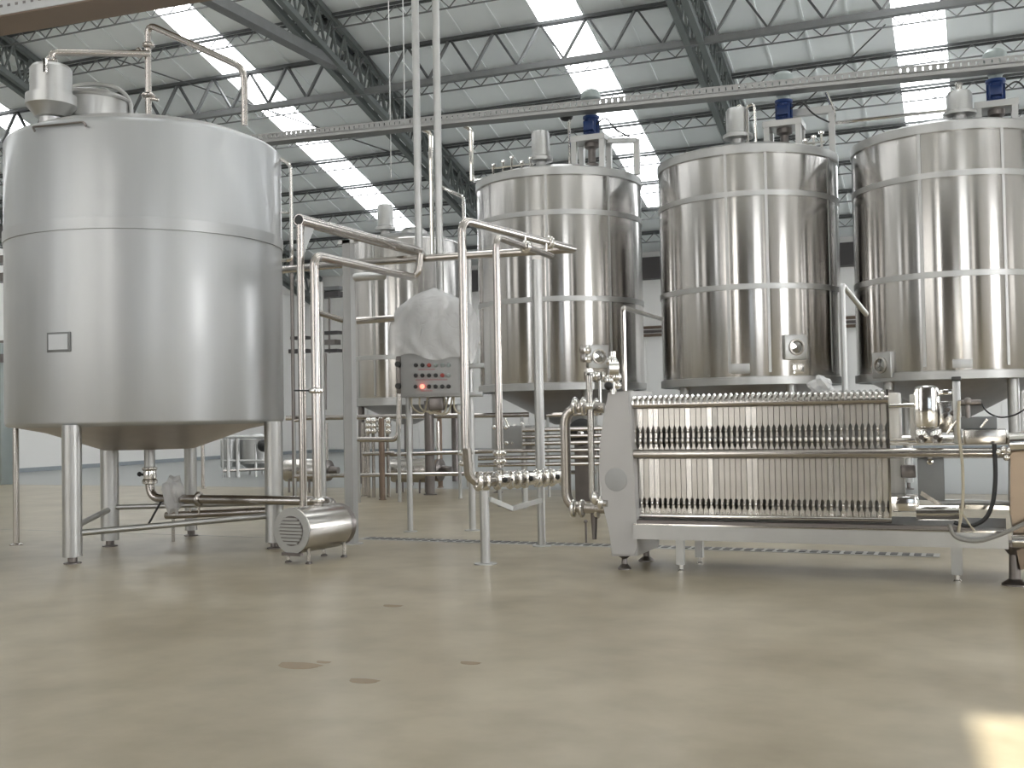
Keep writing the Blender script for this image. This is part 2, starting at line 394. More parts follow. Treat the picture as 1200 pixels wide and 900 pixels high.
def girder(x, lab, wide):
    t = thing('roof_girder', lab, 'girder', (x, 29, roof_z(29)-.6), 'sloping lattice girders of the roof')
    y0, y1 = 18.0, YB-.02; D = 1.05
    def pt(y, dz): return Vector((x, y, roof_z(y)-.12-dz))
    for dx in (-.17, .17):
        for nm_, dz, ww in (('top_chord', .0, .14), ('bottom_chord', D, wide)):
            MB().beam(pt(y0, dz)+Vector((dx,0,0)), pt(y1, dz)+Vector((dx,0,0)), ww, .16).build(nm_, 'girder_paint', t, smooth=0)
    n = 34; st = (y1-y0)/n
    for i in range(n):
        a = y0+st*i
        for dx in (-.17, .17):
            MB().beam(pt(a, .05)+Vector((dx,0,0)), pt(a+st/2, D-.05)+Vector((dx,0,0)), .05, .05).build('diagonal', 'girder_paint', t, smooth=0)
            MB().beam(pt(a+st/2, D-.05)+Vector((dx,0,0)), pt(a+st, .05)+Vector((dx,0,0)), .05, .05).build('diagonal', 'girder_paint', t, smooth=0)
    return t
girder(-35.5, 'dark lattice roof girder far left beyond the white partition', .16)
girder(-25.75, 'dark lattice roof girder running down above the white partition on the left', .16)
girder(-15.8, 'dark lattice roof girder between the matte tank and the first polished tank', .16)
girder(-6.25, 'dark lattice roof girder passing above the middle polished tank', .16)
girder(3.55, 'dark lattice roof girder outside the view on the right', .16)
tag(MB().beam((-15.8, 9.9, 10.95), (-15.8, 25.9, 10.95), .30, .26).build('tie_beam', 'galv', smooth=0), 'plain grey horizontal tie beam meeting the left lattice girder', 'beam')
tag(MB().tube([(-23.0, 24.6, 12.0), (-16.2, 32.2, 9.55)], .02).build('brace_rod', 'roof_steel'), 'thin steel bracing rod slanting under the roof behind the matte tank', 'rod')
tag(MB().tube([(-6.1, 33.4, 9.15), (-1.9, 28.4, 10.8)], .018).build('brace_rod', 'roof_steel'), 'thin diagonal bracing rod under the roof above the middle polished tank', 'rod')
# beam across the top of the back wall, lit brown part on the left
tag(MB().box((-22.5, YB-.45, 6.5), (XR-.1, YB-.04, 7.15)).box((-22.5, YB-.5, 6.35), (XR-.1, YB-.04, 6.5)).build('eave_beam', 'dark_beam', smooth=0), 'long dark beam along the top of the back wall', 'beam')
t = thing('wall_pipe_rack', 'dark pipe rack running along the back wall at mid height', 'pipe rack', (-6, YB-.2, 4.3))
for k, zz in enumerate((4.28, 4.42, 4.56)): MB().cyl((-24, YB-.18-.07*k, zz), (XR-.3, YB-.18-.07*k, zz), .055, seg=8).build('pipe', ('copper', 'dark_steel', 'copper')[k], t)
for xq in range(-24, 13, 3): MB().box((xq-.04, YB-.5, 4.15), (xq+.04, YB-.031, 4.22)).build('bracket', 'dark_steel', t, smooth=0)

# ------------------------------------------------------------------ overhead cable tray
ta = onY(250, 172, 18.55); tb = Vector((4.5, 18.55, 6.68))
t = thing('cable_tray', 'long perforated galvanised cable tray hung above the polished tanks', 'cable tray', (-5, 18.55, 6.7))
z0t, z1t = 6.95, 6.62
def trz(x): return 6.78 - (x+1.2)*.018 - max(0, (x+13)*.013)
L0 = Vector((-16.5, 18.55, trz(-16.5))); L1 = Vector((4.5, 18.55, trz(4.5)))
MB().beam(L0, L1, .30, .012).build('tray_base', 'galv', t, smooth=0)
mb = MB()
for sy in (-.15, .15):
    mb.beam(L0+Vector((0,sy,.155)), L1+Vector((0,sy,.155)), .012, .03).beam(L0+Vector((0,sy,.03)), L1+Vector((0,sy,.03)), .012, .07)
    n = 190
    for i in range(n):
        p = L0.lerp(L1, (i+.5)/n); q = p + Vector((.032,0,0))
        mb.box((p.x-.043, p.y+sy-.006, p.z+.05), (p.x+.043, p.y+sy+.006, p.z+.145))
mb.build('side_rail', 'grey_paint', t, kind='stuff', smooth=0)
MB().tube([L0+Vector((0,.05,.07)), L1+Vector((0,.05,.07))], .04, seg=6).build('cable', 'hose', t)
for px in (453, 470):
    a = onY(px, 152, 18.55)
    MB().cyl((a.x, 18.7, trz(a.x)-.9 if px == 453 else trz(a.x)), (a.x, 18.7, roof_z(18.7)+.02), .012, seg=6).build('hanger_rod', 'satin', t)
# near perforated tray, top left
A, B = P(-70, 42, 13.2), P(300, -22, 12.0)
t = thing('ceiling_tray', 'broad perforated tray with brown underside crossing the top left corner', 'cable tray', A.lerp(B, .5))
MB().beam(A, B, .50, .03).build('tray_base', 'brown', t, smooth=0)
d = (B-A); sd = d.normalized().cross(ZA).normalized()
MB().beam(A+sd*.25+ZA*.10, B+sd*.25+ZA*.10, .02, .20).beam(A-sd*.25+ZA*.10, B-sd*.25+ZA*.10, .02, .20).build('side_rail', 'satin', t, smooth=0)
mb = MB()
for sg in (1,):
    for i in range(40):
        p = A.lerp(B, (i+.5)/40) + sd*.262*sg + ZA*.10; mb.beam(p-d.normalized()*.018, p+d.normalized()*.018, .004, .03)
mb.build('perforation', 'dark_steel', t, kind='stuff', smooth=0)
for f_ in (.12, .88):
    p = A.lerp(B, f_); MB().cyl(p, (p.x, p.y, roof_z(p.y)+.02), .012, seg=6).build('hanger_rod', 'satin', t)

# ------------------------------------------------------------------ floor joints, drain, marks
struct('trim_1', MB().box((XP+.12, 19.36, 0), (XR-.1, 19.40, .003)), 'wall_joint')
struct('trim_2', MB().box((XP+.12, 11.06, 0), (-6.75, 11.085, .003)), 'wall_joint')
t = thing('floor_drain', 'long narrow slotted floor drain running under the plate press', 'drain', (-3.5, 11.3, 0))
y0, y1 = 11.17, 11.37
MB().box((-6.7, y0-.03, .001), (-.40, y1+.03, .006)).build('channel', 'satin', t, smooth=0)
mb0 = None
n = 58
for i in range(n):
    x = -6.62 + i*.107
    if mb0 is None: mb0 = MB().box((x, y0+.02, .006), (x+.065, y1-.02, .011)).build('slot_plate', 'drain_dark', t, smooth=0); bx0 = x
    else: shared(mb0, 'slot_plate', t, (x-bx0, 0, 0))
for px, py, rr in ((350, 780, .085), (379, 776, .03), (426, 798, .055), (460, 710, .05), (551, 777, .04)):
    p = onZ(px, py); ov = MB()
    ov.add([(p.x+rr*1.5*math.cos(a)*(1+.25*math.sin(3*a)), p.y+rr*math.sin(a)*(1+.2*math.cos(2*a)), .0015) for a in [2*PI*k/14 for k in range(14)]] + [(p.x+rr*1.5*math.cos(a), p.y+rr*math.sin(a), 0) for a in [2*PI*k/14 for k in range(14)]], [tuple(range(14))] + [(k,(k+1)%14,(k+1)%14+14,k+14) for k in range(14)])
    o = ov.build('floor_stain', plain('stain', (0.25, 0.19, 0.12), .5), smooth=0)
    tag(o, {350:'larger dull brown stain on the floor in front of the pump', 379:'small round brown spot just right of the larger floor stain', 426:'small brown spot nearest the viewer on the open floor', 460:'faint brown spot on the floor, farthest from the viewer', 551:'tiny brown spot on the floor in front of the pipe post'}[px], 'stain', 'brown spots on the floor')

# ------------------------------------------------------------------ shared fittings
def clamp(mb, p, ax, r):        # sanitary clamp union on a pipe
    ax = Vector(ax).normalized(); p = Vector(p)
    mb.lathe([(r*1.05,-.03),(r*1.45,-.022),(r*1.7,-.008),(r*1.7,.008),(r*1.45,.022),(r*1.05,.03)], p, 14, ax)
def foot(mb, p, r, h=.08):
    mb.lathe([(r*1.5,0),(r*1.5,.012),(r*.55,.03),(r*.5,h)], p, 14)
def valve(name, p, ax, r, parent, handle=ZA):
    ax = Vector(ax).normalized(); p = Vector(p)
    mb = MB().lathe([(r*1.1,-.10),(r*1.7,-.09),(r*1.7,-.07),(r*1.4,-.05),(r*1.5,0),(r*1.4,.05),(r*1.7,.07),(r*1.7,.09),(r*1.1,.10)], p, 14, ax)
    v = mb.build(name, 'bright', parent)
    MB().cyl(p, p+handle*.13, .014, seg=8).ball(p+handle*.15, .028).build('handle', 'black', v)
    return v

# ------------------------------------------------------------------ large tanks
def shell_tank(t, c, R_, zr, zt, mat, zc, rc, bands, bh=.10, rim=.12, dome=.22, seg=96, seams=()):
    x, y = c
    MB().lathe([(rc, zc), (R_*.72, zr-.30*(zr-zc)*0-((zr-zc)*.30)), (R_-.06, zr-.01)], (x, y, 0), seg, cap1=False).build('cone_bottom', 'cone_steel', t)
    MB().lathe([(R_-.05, zr-.02), (R_-.01, zr), (R_, zr+.03), (R_, zt-.05), (R_-.02, zt-.01), (R_-.06, zt+.015)], (x, y, 0), seg, cap0=False, cap1=False).build('shell', mat, t, smooth=50)
    MB().lathe([(R_-.06, zt+.012), (R_*.80, zt+dome*.45), (R_*.5, zt+dome*.8), (.25, zt+dome), (.0, zt+dome)], (x, y, 0), seg, cap0=False, cap1=False).build('dome_top', 'satin', t)
    for zb in bands:
        MB().lathe([(R_-.01, zb-bh/2), (R_+.014, zb-bh/2+.006), (R_+.014, zb+bh/2-.006), (R_-.01, zb+bh/2)], (x, y, 0), seg, cap0=False, cap1=False).build('band', 'satin' if mat != 'matte_steel' else mat, t, smooth=20)
    for ang in seams:
        a = math.radians(ang); d = Vector((math.cos(a), math.sin(a), 0)); e = Vector((-d.y, d.x, 0)); p = Vector((x, y, 0))+d*(R_+.001)
        MB().prism([p-e*.022+ZA*(zr+.1), p+e*.022+ZA*(zr+.1), p+e*.022+ZA*(zt-.1), p-e*.022+ZA*(zt-.1)], d*.008).build('seam_strip', 'satin', t, smooth=0)
def breather(t, c, r, z0, z1, cap=True, name='breather_pot'):
    x, y = c
    mb = MB().lathe([(r*.55, z0-.02), (r*.55, z0+(z1-z0)*.28), (r*1.3, z0+(z1-z0)*.30), (r*1.3, z0+(z1-z0)*.38), (r, z0+(z1-z0)*.42), (r, z1-r*.35), (r*.85, z1-r*.1), (r*.45, z1), (.01, z1+.01)], (x, y, 0), 24, cap1=False)
    b = mb.build(name, 'satin', t)
    if cap: MB().lathe([(r*.25,0),(r*.25,.1),(r*.35,.12),(.01,.16)], (x, y, z1-.01), 12, cap1=False).build('nipple', 'bright', b)
    return b
TOPZ, RIMZ, RT_ = 5.72, 1.92, 1.53
Y0 = 19.4
def polished_tank(x, label, seams, bot, kit, extra=0):
    t = thing('mixing_tank', label, 'tank', (x, Y0, 0), 'polished mixing tanks in a row')
    shell_tank(t, (x, Y0), RT_, RIMZ, TOPZ, 'mirror_steel', 1.22, .16, (3.41, 4.92), seams=seams)
    MB().lathe([(RT_-.02, RIMZ-.10), (RT_+.03, RIMZ-.09), (RT_+.03, RIMZ+.03), (RT_-.0, RIMZ+.04)], (x, Y0, 0), 96, cap0=False, cap1=False).build('base_flange', 'satin', t)
    MB().lathe([(RT_, TOPZ-.15), (RT_+.02, TOPZ-.145), (RT_+.02, TOPZ-.01), (RT_-.05, TOPZ+.02)], (x, Y0, 0), 96, cap0=False, cap1=False).build('top_rim', 'satin', t)
    for k in range(4):
        a = math.radians(40+90*k); p = Vector((x+1.28*math.cos(a), Y0+1.28*math.sin(a), 0))
        l_ = MB().cyl(p+ZA*.12, p+ZA*(RIMZ-.02), .085, seg=14).build('leg', 'satin', t); mb = MB(); foot(mb, p, .06, .14); mb.build('foot', 'dark_steel', l_)
    MB().cyl((x, Y0, .95), (x, Y0, 1.24), .07).build('outlet', 'steel', t)
    # agitator: portal, gearbox, motor
    kx, ky, kz = kit
    c = Vector((x+kx, Y0+ky, TOPZ+.03)); h = kz
    fr = thing_part = None
    mb = MB()
    for dx in (-.26, .26):
        for dy in (-.2, .2): mb.box((c.x+dx-.045, c.y+dy-.045, c.z-.0), (c.x+dx+.045, c.y+dy+.045, c.z+h))
    mb.box((c.x-.32, c.y-.26, c.z+h-.10), (c.x+.32, c.y+.26, c.z+h))
    mb.build('agitator_frame', 'satin', t, smooth=0)
    MB().lathe([(.05,-.05),(.05,.08),(.12,.10),(.12,.14),(.07,.17),(.07,h-.22),(.13,h-.18),(.13,h-.09)], c, 16).build('shaft_coupling', 'dark_steel', t)
    mo = MB().lathe([(.15,0),(.15,.04),(.125,.06),(.125,.32),(.15,.34),(.15,.38)], c+ZA*h, 20)
    for k in range(10):
        a = 2*PI*k/10; mo.box((-.006,.12,.07),(.006,.145,.31), Matrix.Translation(c+ZA*h) @ Matrix.Rotation(a,4,'Z'))
    mo.bevel_box((-.09,-.20,.10),(.09,-.11,.26), .012, Matrix.Translation(c+ZA*h))
    m_ = mo.build('motor', 'blue', t)
    MB().lathe([(.10,.38),(.10,.44),(.12,.46),(.12,.64),(.15,.66),(.185,.70),(.175,.80),(.11,.86),(.01,.88)], c+ZA*h, 20, cap1=False).build('fan_cover', 'motor_cap', m_)
    MB().tube([c+ZA*(h+.2)+Vector((.13,-.1,0)), c+ZA*(h+.32)+Vector((.3,-.12,0)), c+ZA*(h+.05)+Vector((.5,-.1,0)), c+ZA*(h-.1)+Vector((.75,-.1,0))], .014, bend=.15, seg=6).build('cable', 'black', t)
    # side porthole plate near the bottom
    if bot is not None:
        px, py, s2 = bot
        g = P(px, py, 1); ang = math.atan2(0, 1)
        # point on shell in that pixel direction
        r = ray(px, py); o2 = Vector((-x, -Y0)); d2 = Vector((r.x, r.y))
        a_ = d2.dot(d2); b_ = 2*d2.dot(Vector((0-x, 0-Y0))); c_ = (x*x+Y0*Y0)-(RT_)**2
        tt = (-b_-math.sqrt(b_*b_-4*a_*c_))/(2*a_); q = EYE+r*tt
        nrm = Vector((q.x-x, q.y-Y0, 0)).normalized(); e = Vector((-nrm.y, nrm.x, 0))
        mt = Matrix((( e.x, nrm.x, 0, q.x), (e.y, nrm.y, 0, q.y), (0, 0, 1, q.z), (0, 0, 0, 1)))
        pl = MB().bevel_box((-s2/2, -.03, -s2/2), (s2/2, .06, s2/2), .012, mt).build('manway_plate', 'satin', t)
        MB().lathe([(s2*.33,0),(s2*.33,.035),(s2*.26,.04),(s2*.26,.01)], q+nrm*.055, 24, nrm).build('porthole_ring', 'steel', pl)
        MB().lathe([(s2*.27,0),(s2*.22,.02),(.01,.03)], q+nrm*.055, 24, nrm, cap1=False).build('sight_glass', 'glass', pl)
        return t, q, nrm, e
    return t, None, None, None
X2, X3, X4 = -7.18, -3.67, -.37
t2, q2, n2_, e2 = polished_tank(X2, 'polished steel tank, leftmost of the three mirror-finished ones', (-78, -35), (700, 418, .40), (.86, -.55, .62))
t3, q3, n3_, e3 = polished_tank(X3, 'polished steel tank in the middle of the row with its porthole at lower right', (-92, -68, -20), (931, 407, .40), (.74, -.45, .50))
t4, q4, n4_, e4 = polished_tank(X4, 'polished steel tank at the right edge of the photo', (-105, -60), (1036, 428, .40), (.72, -.40, .42))
# nameplates and discharge hardware near the bottom of the shells
for (tt_, x, px, py, w_, h_) in ((t3, X3, 867, 432, .30, .16), (t4, X4, 1128, 426, .28, .13), (t3, X3, 931, 431, .2, .16)):
    a = onY(px, py, Y0-RT_-.05); dx = a.x-x; yy = Y0-math.sqrt(max(.01, RT_**2-dx*dx)); nr = Vector((dx, yy-Y0, 0)).normalized(); e = Vector((-nr.y, nr.x, 0))
    q = Vector((a.x, yy, a.z))
    mt = Matrix(((e.x, nr.x, 0, q.x), (e.y, nr.y, 0, q.y), (0, 0, 1, q.z), (0, 0, 0, 1)))
    MB().bevel_box((-w_/2, -.01, -h_/2), (w_/2, .012, h_/2), .003, mt).build('nameplate', 'satin' if px != 931 else 'bright', tt_)
# tank 2 fittings beside the manway
mb = MB(); q = q2
for dz, dx in ((-.34, -.1), (-.34, .03), (-.05, -.24), (.1, -.26)):
    p = q + n2_*.1 + e2*dx + ZA*dz; mb.cyl(p-n2_*.12, p+n2_*.05, .05); mb.lathe([(.07,0),(.07,.03),(.02,.05)], p+n2_*.04, 12, n2_)
mb.bevel_box((q.x-.16, q.y-.2, q.z-.42), (q.x+.12, q.y+.02, q.z-.27), .02)
mb.cyl(q-n2_*-.12+e2*-.02+ZA*-.42, q-n2_*-.12+e2*-.02+ZA*-.95, .035)
mb.build_each('drain_fitting', 'bright', t2)
# top kits
def top_valves(t, c, n, spread=.14):
    mb = MB()
    for k in range(n):
        p = c + Vector((k*spread, .03*(k % 2), 0)); mb.cyl(p-ZA*.1, p+ZA*(.16+.05*(k % 3)), .022, seg=8); mb.lathe([(.045,0),(.045,.03),(.015,.05)], p+ZA*(.12+.05*(k % 3)), 10)
    mb.cyl(c+Vector((-.03,0,.08)), c+Vector((spread*(n-1)+.05,0,.08)), .02, seg=8)
    return mb.build_each('top_fitting', 'bright', t)
z2 = depth((X2, Y0-1, 5.8)); z3 = depth((X3, Y0-1, 5.8)); z4 = depth((X4, Y0-1, 5.8))
p = P(634, 190, z2); breather(t2, (p.x, p.y), .165, TOPZ-.02, P(634, 153, z2).z, False)
top_valves(t2, Vector((P(578, 190, z2).x, P(578, 190, z2).y, TOPZ+.03)), 5, .18)
mb = MB(); a, b = V(668, 196, 142, z2+.6); mb.tube([a, b, b+Vector((-.0,0,.05)), b+Vector((-.12,-.02,.1))], .028, bend=.05); mb.build('gas_pipe', 'bright', t2); MB().ball(b+Vector((-.05,0,.09)), .09, sq=(1.4,1,.9)).build('black_cap', 'black', t2)
# railing post right of T2 portal (second bay of the frame)
mb = MB(); a, b = V(747, 208, 163, z2); c_, d_ = V(712, 200, 166, z2)
mb.box((a.x-.05, a.y-.05, TOPZ-.05), (a.x+.05, a.y+.05, b.z)); mb.beam(Vector((c_.x, c_.y, b.z-.02)), Vector((a.x, a.y, b.z-.02)), .09, .08)
mb.build('guard_frame', 'satin', t2, smooth=0)
p = P(865, 165, z3); breather(t3, (p.x, p.y), .19, TOPZ-.0, P(865, 126, z3).z, False)
mb = MB(); a, b = V(876, 166, 124, z3-.2); c_ = P(884, 166, z3-.2)
mb.tube([a, b, Vector((b.x+.12, b.y+.02, b.z+.03)), Vector((b.x+.14, b.y+.02, TOPZ))], .022, bend=.08); mb.tube([P(862, 128, z3), P(866, 122, z3), P(878, 134, z3)], .02, bend=.05); mb.build('loop_pipe', 'bright', t3)
mb = MB(); a, b = V(976, 190, 122, z3+.25)
mb.box((a.x-.05, a.y-.04, TOPZ-.1), (a.x+.05, a.y+.04, b.z)); mb.box((a.x-.9, a.y-.06, b.z-.14), (a.x, a.y+.06, b.z-.02)); mb.build('guard_frame', 'satin', t3, smooth=0)
top_valves(t3, Vector((P(944, 172, z3).x, P(944, 172, z3).y, TOPZ+.04)), 3, .13)
p = P(1125, 150, z4); breather(t4, (p.x, p.y), .19, TOPZ+.04, P(1125, 106, z4).z, True)
mb = MB(); mb.box((X4+.35, Y0+.1, TOPZ), (X4+.44, Y0+.2, TOPZ+.55)); mb.box((X4+.35, Y0+.1, TOPZ+.25), (X4+1.2, Y0+.2, TOPZ+.33)); mb.build('guard_frame', 'satin', t4, smooth=0)
# pipe linking tank three and four along their tops
a = P(980, 144, z3+.25); b = P(1128, 127, z4+.35); top = P(968, 108, z3+.25)
mb = MB(); mb.tube([a, b, b-ZA*.25], .032, bend=.12)
mb.tube([top, P(978, 132, z3+.25), P(976, 160, z3+.25)], .028, bend=.08)
o = mb.build('bridge_pipe', 'bright'); tag(o, 'thin bright pipe bridging the tops of the middle and right polished tanks', 'pipe')
# bottom manway of T3 neighbour: wrapped lump on press
# ------------------------------------------------------------------ smaller tank behind
c5 = P(478, 470, 24.0); R5 = 1.22
t = thing('small_tank', 'smaller steel tank half hidden behind the control cabinet', 'tank', (c5.x, c5.y, 0))
z5t = P(415, 285, 23.7).z; z5r = P(440, 470, 23.0).z
shell_tank(t, (c5.x, c5.y), R5, z5r, z5t, 'mirror_steel', z5r-.5, .15, (z5r+.9,), seg=64, seams=(-95,))
MB().lathe([(R5-.02, z5r-.10), (R5+.03, z5r-.09), (R5+.03, z5r+.06), (R5, z5r+.07)], (c5.x, c5.y, 0), 64, cap0=False, cap1=False).build('base_flange', 'satin', t)
for k in range(4):
    a = math.radians(30+90*k); p = Vector((c5.x+1.0*math.cos(a), c5.y+1.0*math.sin(a), 0))
    MB().cyl(p, p+ZA*(z5r), .07).build('leg', 'dark_steel', t)
p = P(452, 280, 23.6); breather(t, (p.x, p.y), .17, z5t, P(452, 239, 23.6).z, False)
MB().lathe([(.3,0),(.3,.12),(.2,.2),(.01,.22)], (c5.x+.2, c5.y, z5t+.15), 24, cap1=False).build('manhole_lid', 'satin', t)
for px, py0, py1, px2, py2, lab in ((507, 300, 160, 494, 151, 'curved bright vent pipe rising between the two tall uprights'), (553, 212, 157, 544, 147, 'curved bright vent pipe left of the first polished tank')):
    a, b = V(px, py0, py1, 22.3); mb = MB(); mb.tube([a, b+ZA*.1, P(px2, py2, 22.3)], .05, bend=.35)
    if px == 553: mb.tube([a+ZA*.15, Vector((a.x+.05, a.y, a.z)), P(571, 210, 20.8)], .04, bend=.05)
    else: mb.tube([a+ZA*.05, Vector((a.x, a.y, z5t+.05))], .035)
    tag(mb.build('vent_pipe', 'bright'), lab, 'pipe')
mb = MB(); mb.tube([P(513, 217, 22.5), P(543, 231, 22.0), Vector((P(543,231,22.0).x, P(543,231,22.0).y, 0.01))], .035, bend=.06)
tag(mb.build('drop_pipe', 'bright'), 'thin pipe dropping down just left of the first polished tank', 'pipe')

# ------------------------------------------------------------------ matte tank on the left
c1 = P(175, 500, 12.55); R1 = 1.495; zr, zt = 1.385, 4.48
t1 = thing('storage_tank', 'large matte grey steel tank standing on round legs at the left', 'tank', (c1.x, c1.y, 0))
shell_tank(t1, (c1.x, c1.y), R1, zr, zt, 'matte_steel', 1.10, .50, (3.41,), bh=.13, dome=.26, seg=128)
legs = [(85, 659, 11.1, .095), (129, 636, 12.6, .10), (322, 643, 12.1, .10), (224, 621, 13.6, .075)]
LP = []
for px, py, z, r in legs:
    p = P(px, py, z); p.z = 0; LP.append(p)
    l_ = MB().cyl(p+ZA*.07, p+ZA*(zr-.0), r, seg=20).build('leg', 'satin', t1)
    mb = MB(); mb.lathe([(.085,0),(.085,.012),(.045,.02),(.045,.08)], p, 16); mb.build('foot', 'dark_steel', l_)
for a, b, zz, r in ((0, 2, .30, .032), (0, 1, .36, .032), (1, 2, .44, .03)):
    MB().cyl(LP[a]+ZA*zz, LP[b]+ZA*(zz+.06), r).build('crossbar', 'satin', t1)
MB().cyl((c1.x, c1.y, .86), (c1.x, c1.y, 1.12), .06).build('outlet', 'satin', t1)
def on_shell(px, py, x, y, R_):
    r = ray(px, py); d2 = Vector((r.x, r.y)); a_ = d2.dot(d2); b_ = -2*d2.dot(Vector((x, y))); c_ = x*x+y*y-R_*R_
    tt = (-b_-math.sqrt(max(0, b_*b_-4*a_*c_)))/(2*a_); q = EYE+r*tt; nr = Vector((q.x-x, q.y-y, 0)).normalized(); e = Vector((-nr.y, nr.x, 0))
    return q, Matrix(((e.x, nr.x, 0, q.x), (e.y, nr.y, 0, q.y), (0, 0, 1, q.z), (0, 0, 0, 1)))
q, mt = on_shell(69, 401, c1.x, c1.y, R1)
np_ = MB().bevel_box((-.14, -.02, -.10), (.14, .008, .10), .004, mt).build('nameplate_bracket', 'galv', t1)
MB().box((-.115, .008, -.075), (.115, .014, .08), mt).build('nameplate', 'matte_steel', np_, smooth=0)
# manway on top
zm = P(112, 135, 12.2)
ctr = P(107, 130, 12.4)
MB().lathe([(.42, zt-.02), (.42, P(100, 116, 12.2).z-.0), (.44, P(100, 116, 12.2).z+.01)], (ctr.x, ctr.y, 0), 40).build('manway_neck', 'satin', t1)
lz = P(100, 116, 12.2).z
lid = MB().lathe([(.44,0),(.45,.02),(.40,.06),(.28,.11),(.12,.14),(.01,.145)], (ctr.x, ctr.y, lz), 40, cap1=False).build('manway_lid', 'satin', t1)
e_ = RT
MB().tube([ctr-e_*.40+ZA*(lz-ctr.z+.03), ctr-e_*.25+ZA*(lz-ctr.z+.19), ctr+ZA*(lz-ctr.z+.235), ctr+e_*.30+ZA*(lz-ctr.z+.19), ctr+e_*.44+ZA*(lz-ctr.z+.05), ctr+e_*.46+ZA*(zt-ctr.z+.05)], .025, bend=.12).build('lid_arm', 'satin', lid)
# breather pot, seated on the shoulder
bp_ = P(60, 120, 11.75); zt0 = P(60, 76, 11.75).z; zb0 = P(60, 139, 11.75).z
q, mt = on_shell(60, 140, c1.x, c1.y, R1)
b_ = MB().lathe([(.10, zb0-.25),(.12, zb0),(.16, zb0+.01),(.255, zb0+.13),(.255, zb0+.24),(.212, zb0+.25),(.212, zt0-.05),(.185, zt0-.015),(.06, zt0),(.03, zt0+.08)], (bp_.x, bp_.y, 0), 32).build('vent_pot', 'satin', t1)
MB().tube([(bp_.x, bp_.y, zb0-.15), (bp_.x, bp_.y, zt-.15), Vector((bp_.x,bp_.y,zt-.2)).lerp(Vector((c1.x,c1.y,zt-.1)), .35)], .09, bend=.1, seg=12).build('vent_neck', 'satin', t1)
mb = MB(); q0 = bp_+e_*.13; mb.box((-.015,-.22,0),(.015,-.19,.14), Matrix.Translation((bp_.x+.13,bp_.y,zb0+.42))); mb.build('latch', 'bright', b_)
# lifting rail on the shoulder: bent rod left front
rr = []
for ppx, ppy in ((41, 152), (38, 147), (70, 144), (98, 141), (101, 146)):
    q, mt = on_shell(ppx, ppy+4, c1.x, c1.y, R1+.03); rr.append(q+ZA*.02)
MB().tube(rr, .012, bend=.04, seg=6).build('grab_rail', 'dark_steel', t1)
# side ladder rail at right edge
a = P(339, 305, 12.75); b = P(337, 187, 12.75)
mb = MB(); mb.tube([a-RT*.10, a+RT*.03+ZA*.0, Vector((a.x, a.y, b.z-.05))+RT*.03, Vector((a.x,a.y,b.z+.02))-RT*.10], .022, bend=.08); mb.cyl(a+RT*.02+ZA*.55, a-RT*.1+ZA*.55, .012)
mb.build('grab_handle', 'bright', t1)
# overhead pipework above the tank
mb = MB(); Z = 12.3
a, b = V(60, 75, 68, 11.75)
mb.tube([bp_+ZA*(zt0-bp_.z), Vector((bp_.x, bp_.y, P(60,61,11.75).z)), P(175, 63, Z)], .036, bend=.14, seg=12)
clamp(mb, Vector((bp_.x, bp_.y, zt0+.05)), ZA, .04)
p = P(163, 62, Z); clamp(mb, p, RT, .036)
tag(mb.build('vent_line', 'pipe'), 'short steel pipe from the vent pot to the riser above the matte tank', 'pipe')
mb = MB(); a, b = V(174, 131, 27, Z)
mb.tube([Vector((a.x, a.y, zt+.12)), b, P(286, 80, 11.6), Vector((P(286,80,11.6).x, P(286,80,11.6).y, zt+.0))], .036, bend=.14, seg=12)
clamp(mb, P(174, 53, Z), ZA, .04); clamp(mb, Vector((a.x, a.y, P(174,112,Z).z)), ZA, .045); mb.cyl(P(174,115,Z), P(186,117,Z), .02)
mb.lathe([(.09,0),(.085,.14),(.05,.16)], (a.x, a.y, zt+.1), 16)
tag(mb.build('riser_pipe', 'pipe'), 'looped steel riser pipe rising and bending back down onto the matte tank', 'pipe')

# outlet pipework of matte tank to the pump
mb = MB(); hz = P(250, 583, 12.5).z
p0 = Vector((c1.x, c1.y, .90)); pc = Vector((c1.x, c1.y, hz))
zE = P(392, 580, 11.6)
pe = Vector((zE.x, zE.y, hz))
mb.tube([p0, pc, pe, Vector((pe.x+.1, pe.y-.3, hz-.12)), Vector((pe.x+.1, pe.y-.35, hz-.3))], .05, bend=.16, seg=14)
clamp(mb, pc+ZA*.2, ZA, .05); clamp(mb, pc.lerp(pe, .28), pe-pc, .05)
mb.cyl(pc.lerp(pe, .28), pc.lerp(pe, .28)-ZA*.17, .012)
t = thing('outlet_line', 'steel outlet pipe elbow under the matte tank running to the pump', 'pipe', (c1.x, c1.y, hz))
mb.build('pipe', 'pipe', t)
valve('valve', p0-ZA*.10, ZA, .05, t, Vector((-.8, -.2, .1)))
MB().cyl(pc.lerp(pe, .08)+Vector((-.0,-.02,0)), pc.lerp(pe, .02)-ZA*.32+Vector((0,-.12,0)), .012).build('hanging_lever', 'black', t)
mb = MB(); random.seed(3)
c0 = pc.lerp(pe, .14)+ZA*.05
bm = bmesh.new(); bmesh.ops.create_icosphere(bm, subdivisions=3, radius=1)
for v_ in bm.verts:
    k = 1+.22*math.sin(7*v_.co.x+3*v_.co.z)*math.cos(6*v_.co.y+2)+random.uniform(-.06,.06); v_.co = Vector((v_.co.x*.13*k, v_.co.y*.11*k, v_.co.z*.20*k))+c0
bm.verts.index_update(); mb.add([v_.co.copy() for v_ in bm.verts], [tuple(x.index for x in f.verts) for f in bm.faces]); bm.free()
tag(mb.build('plastic_bundle', 'wrap', smooth=25), 'crumpled clear plastic wrapped around the pipe valve under the matte tank', 'plastic wrap')
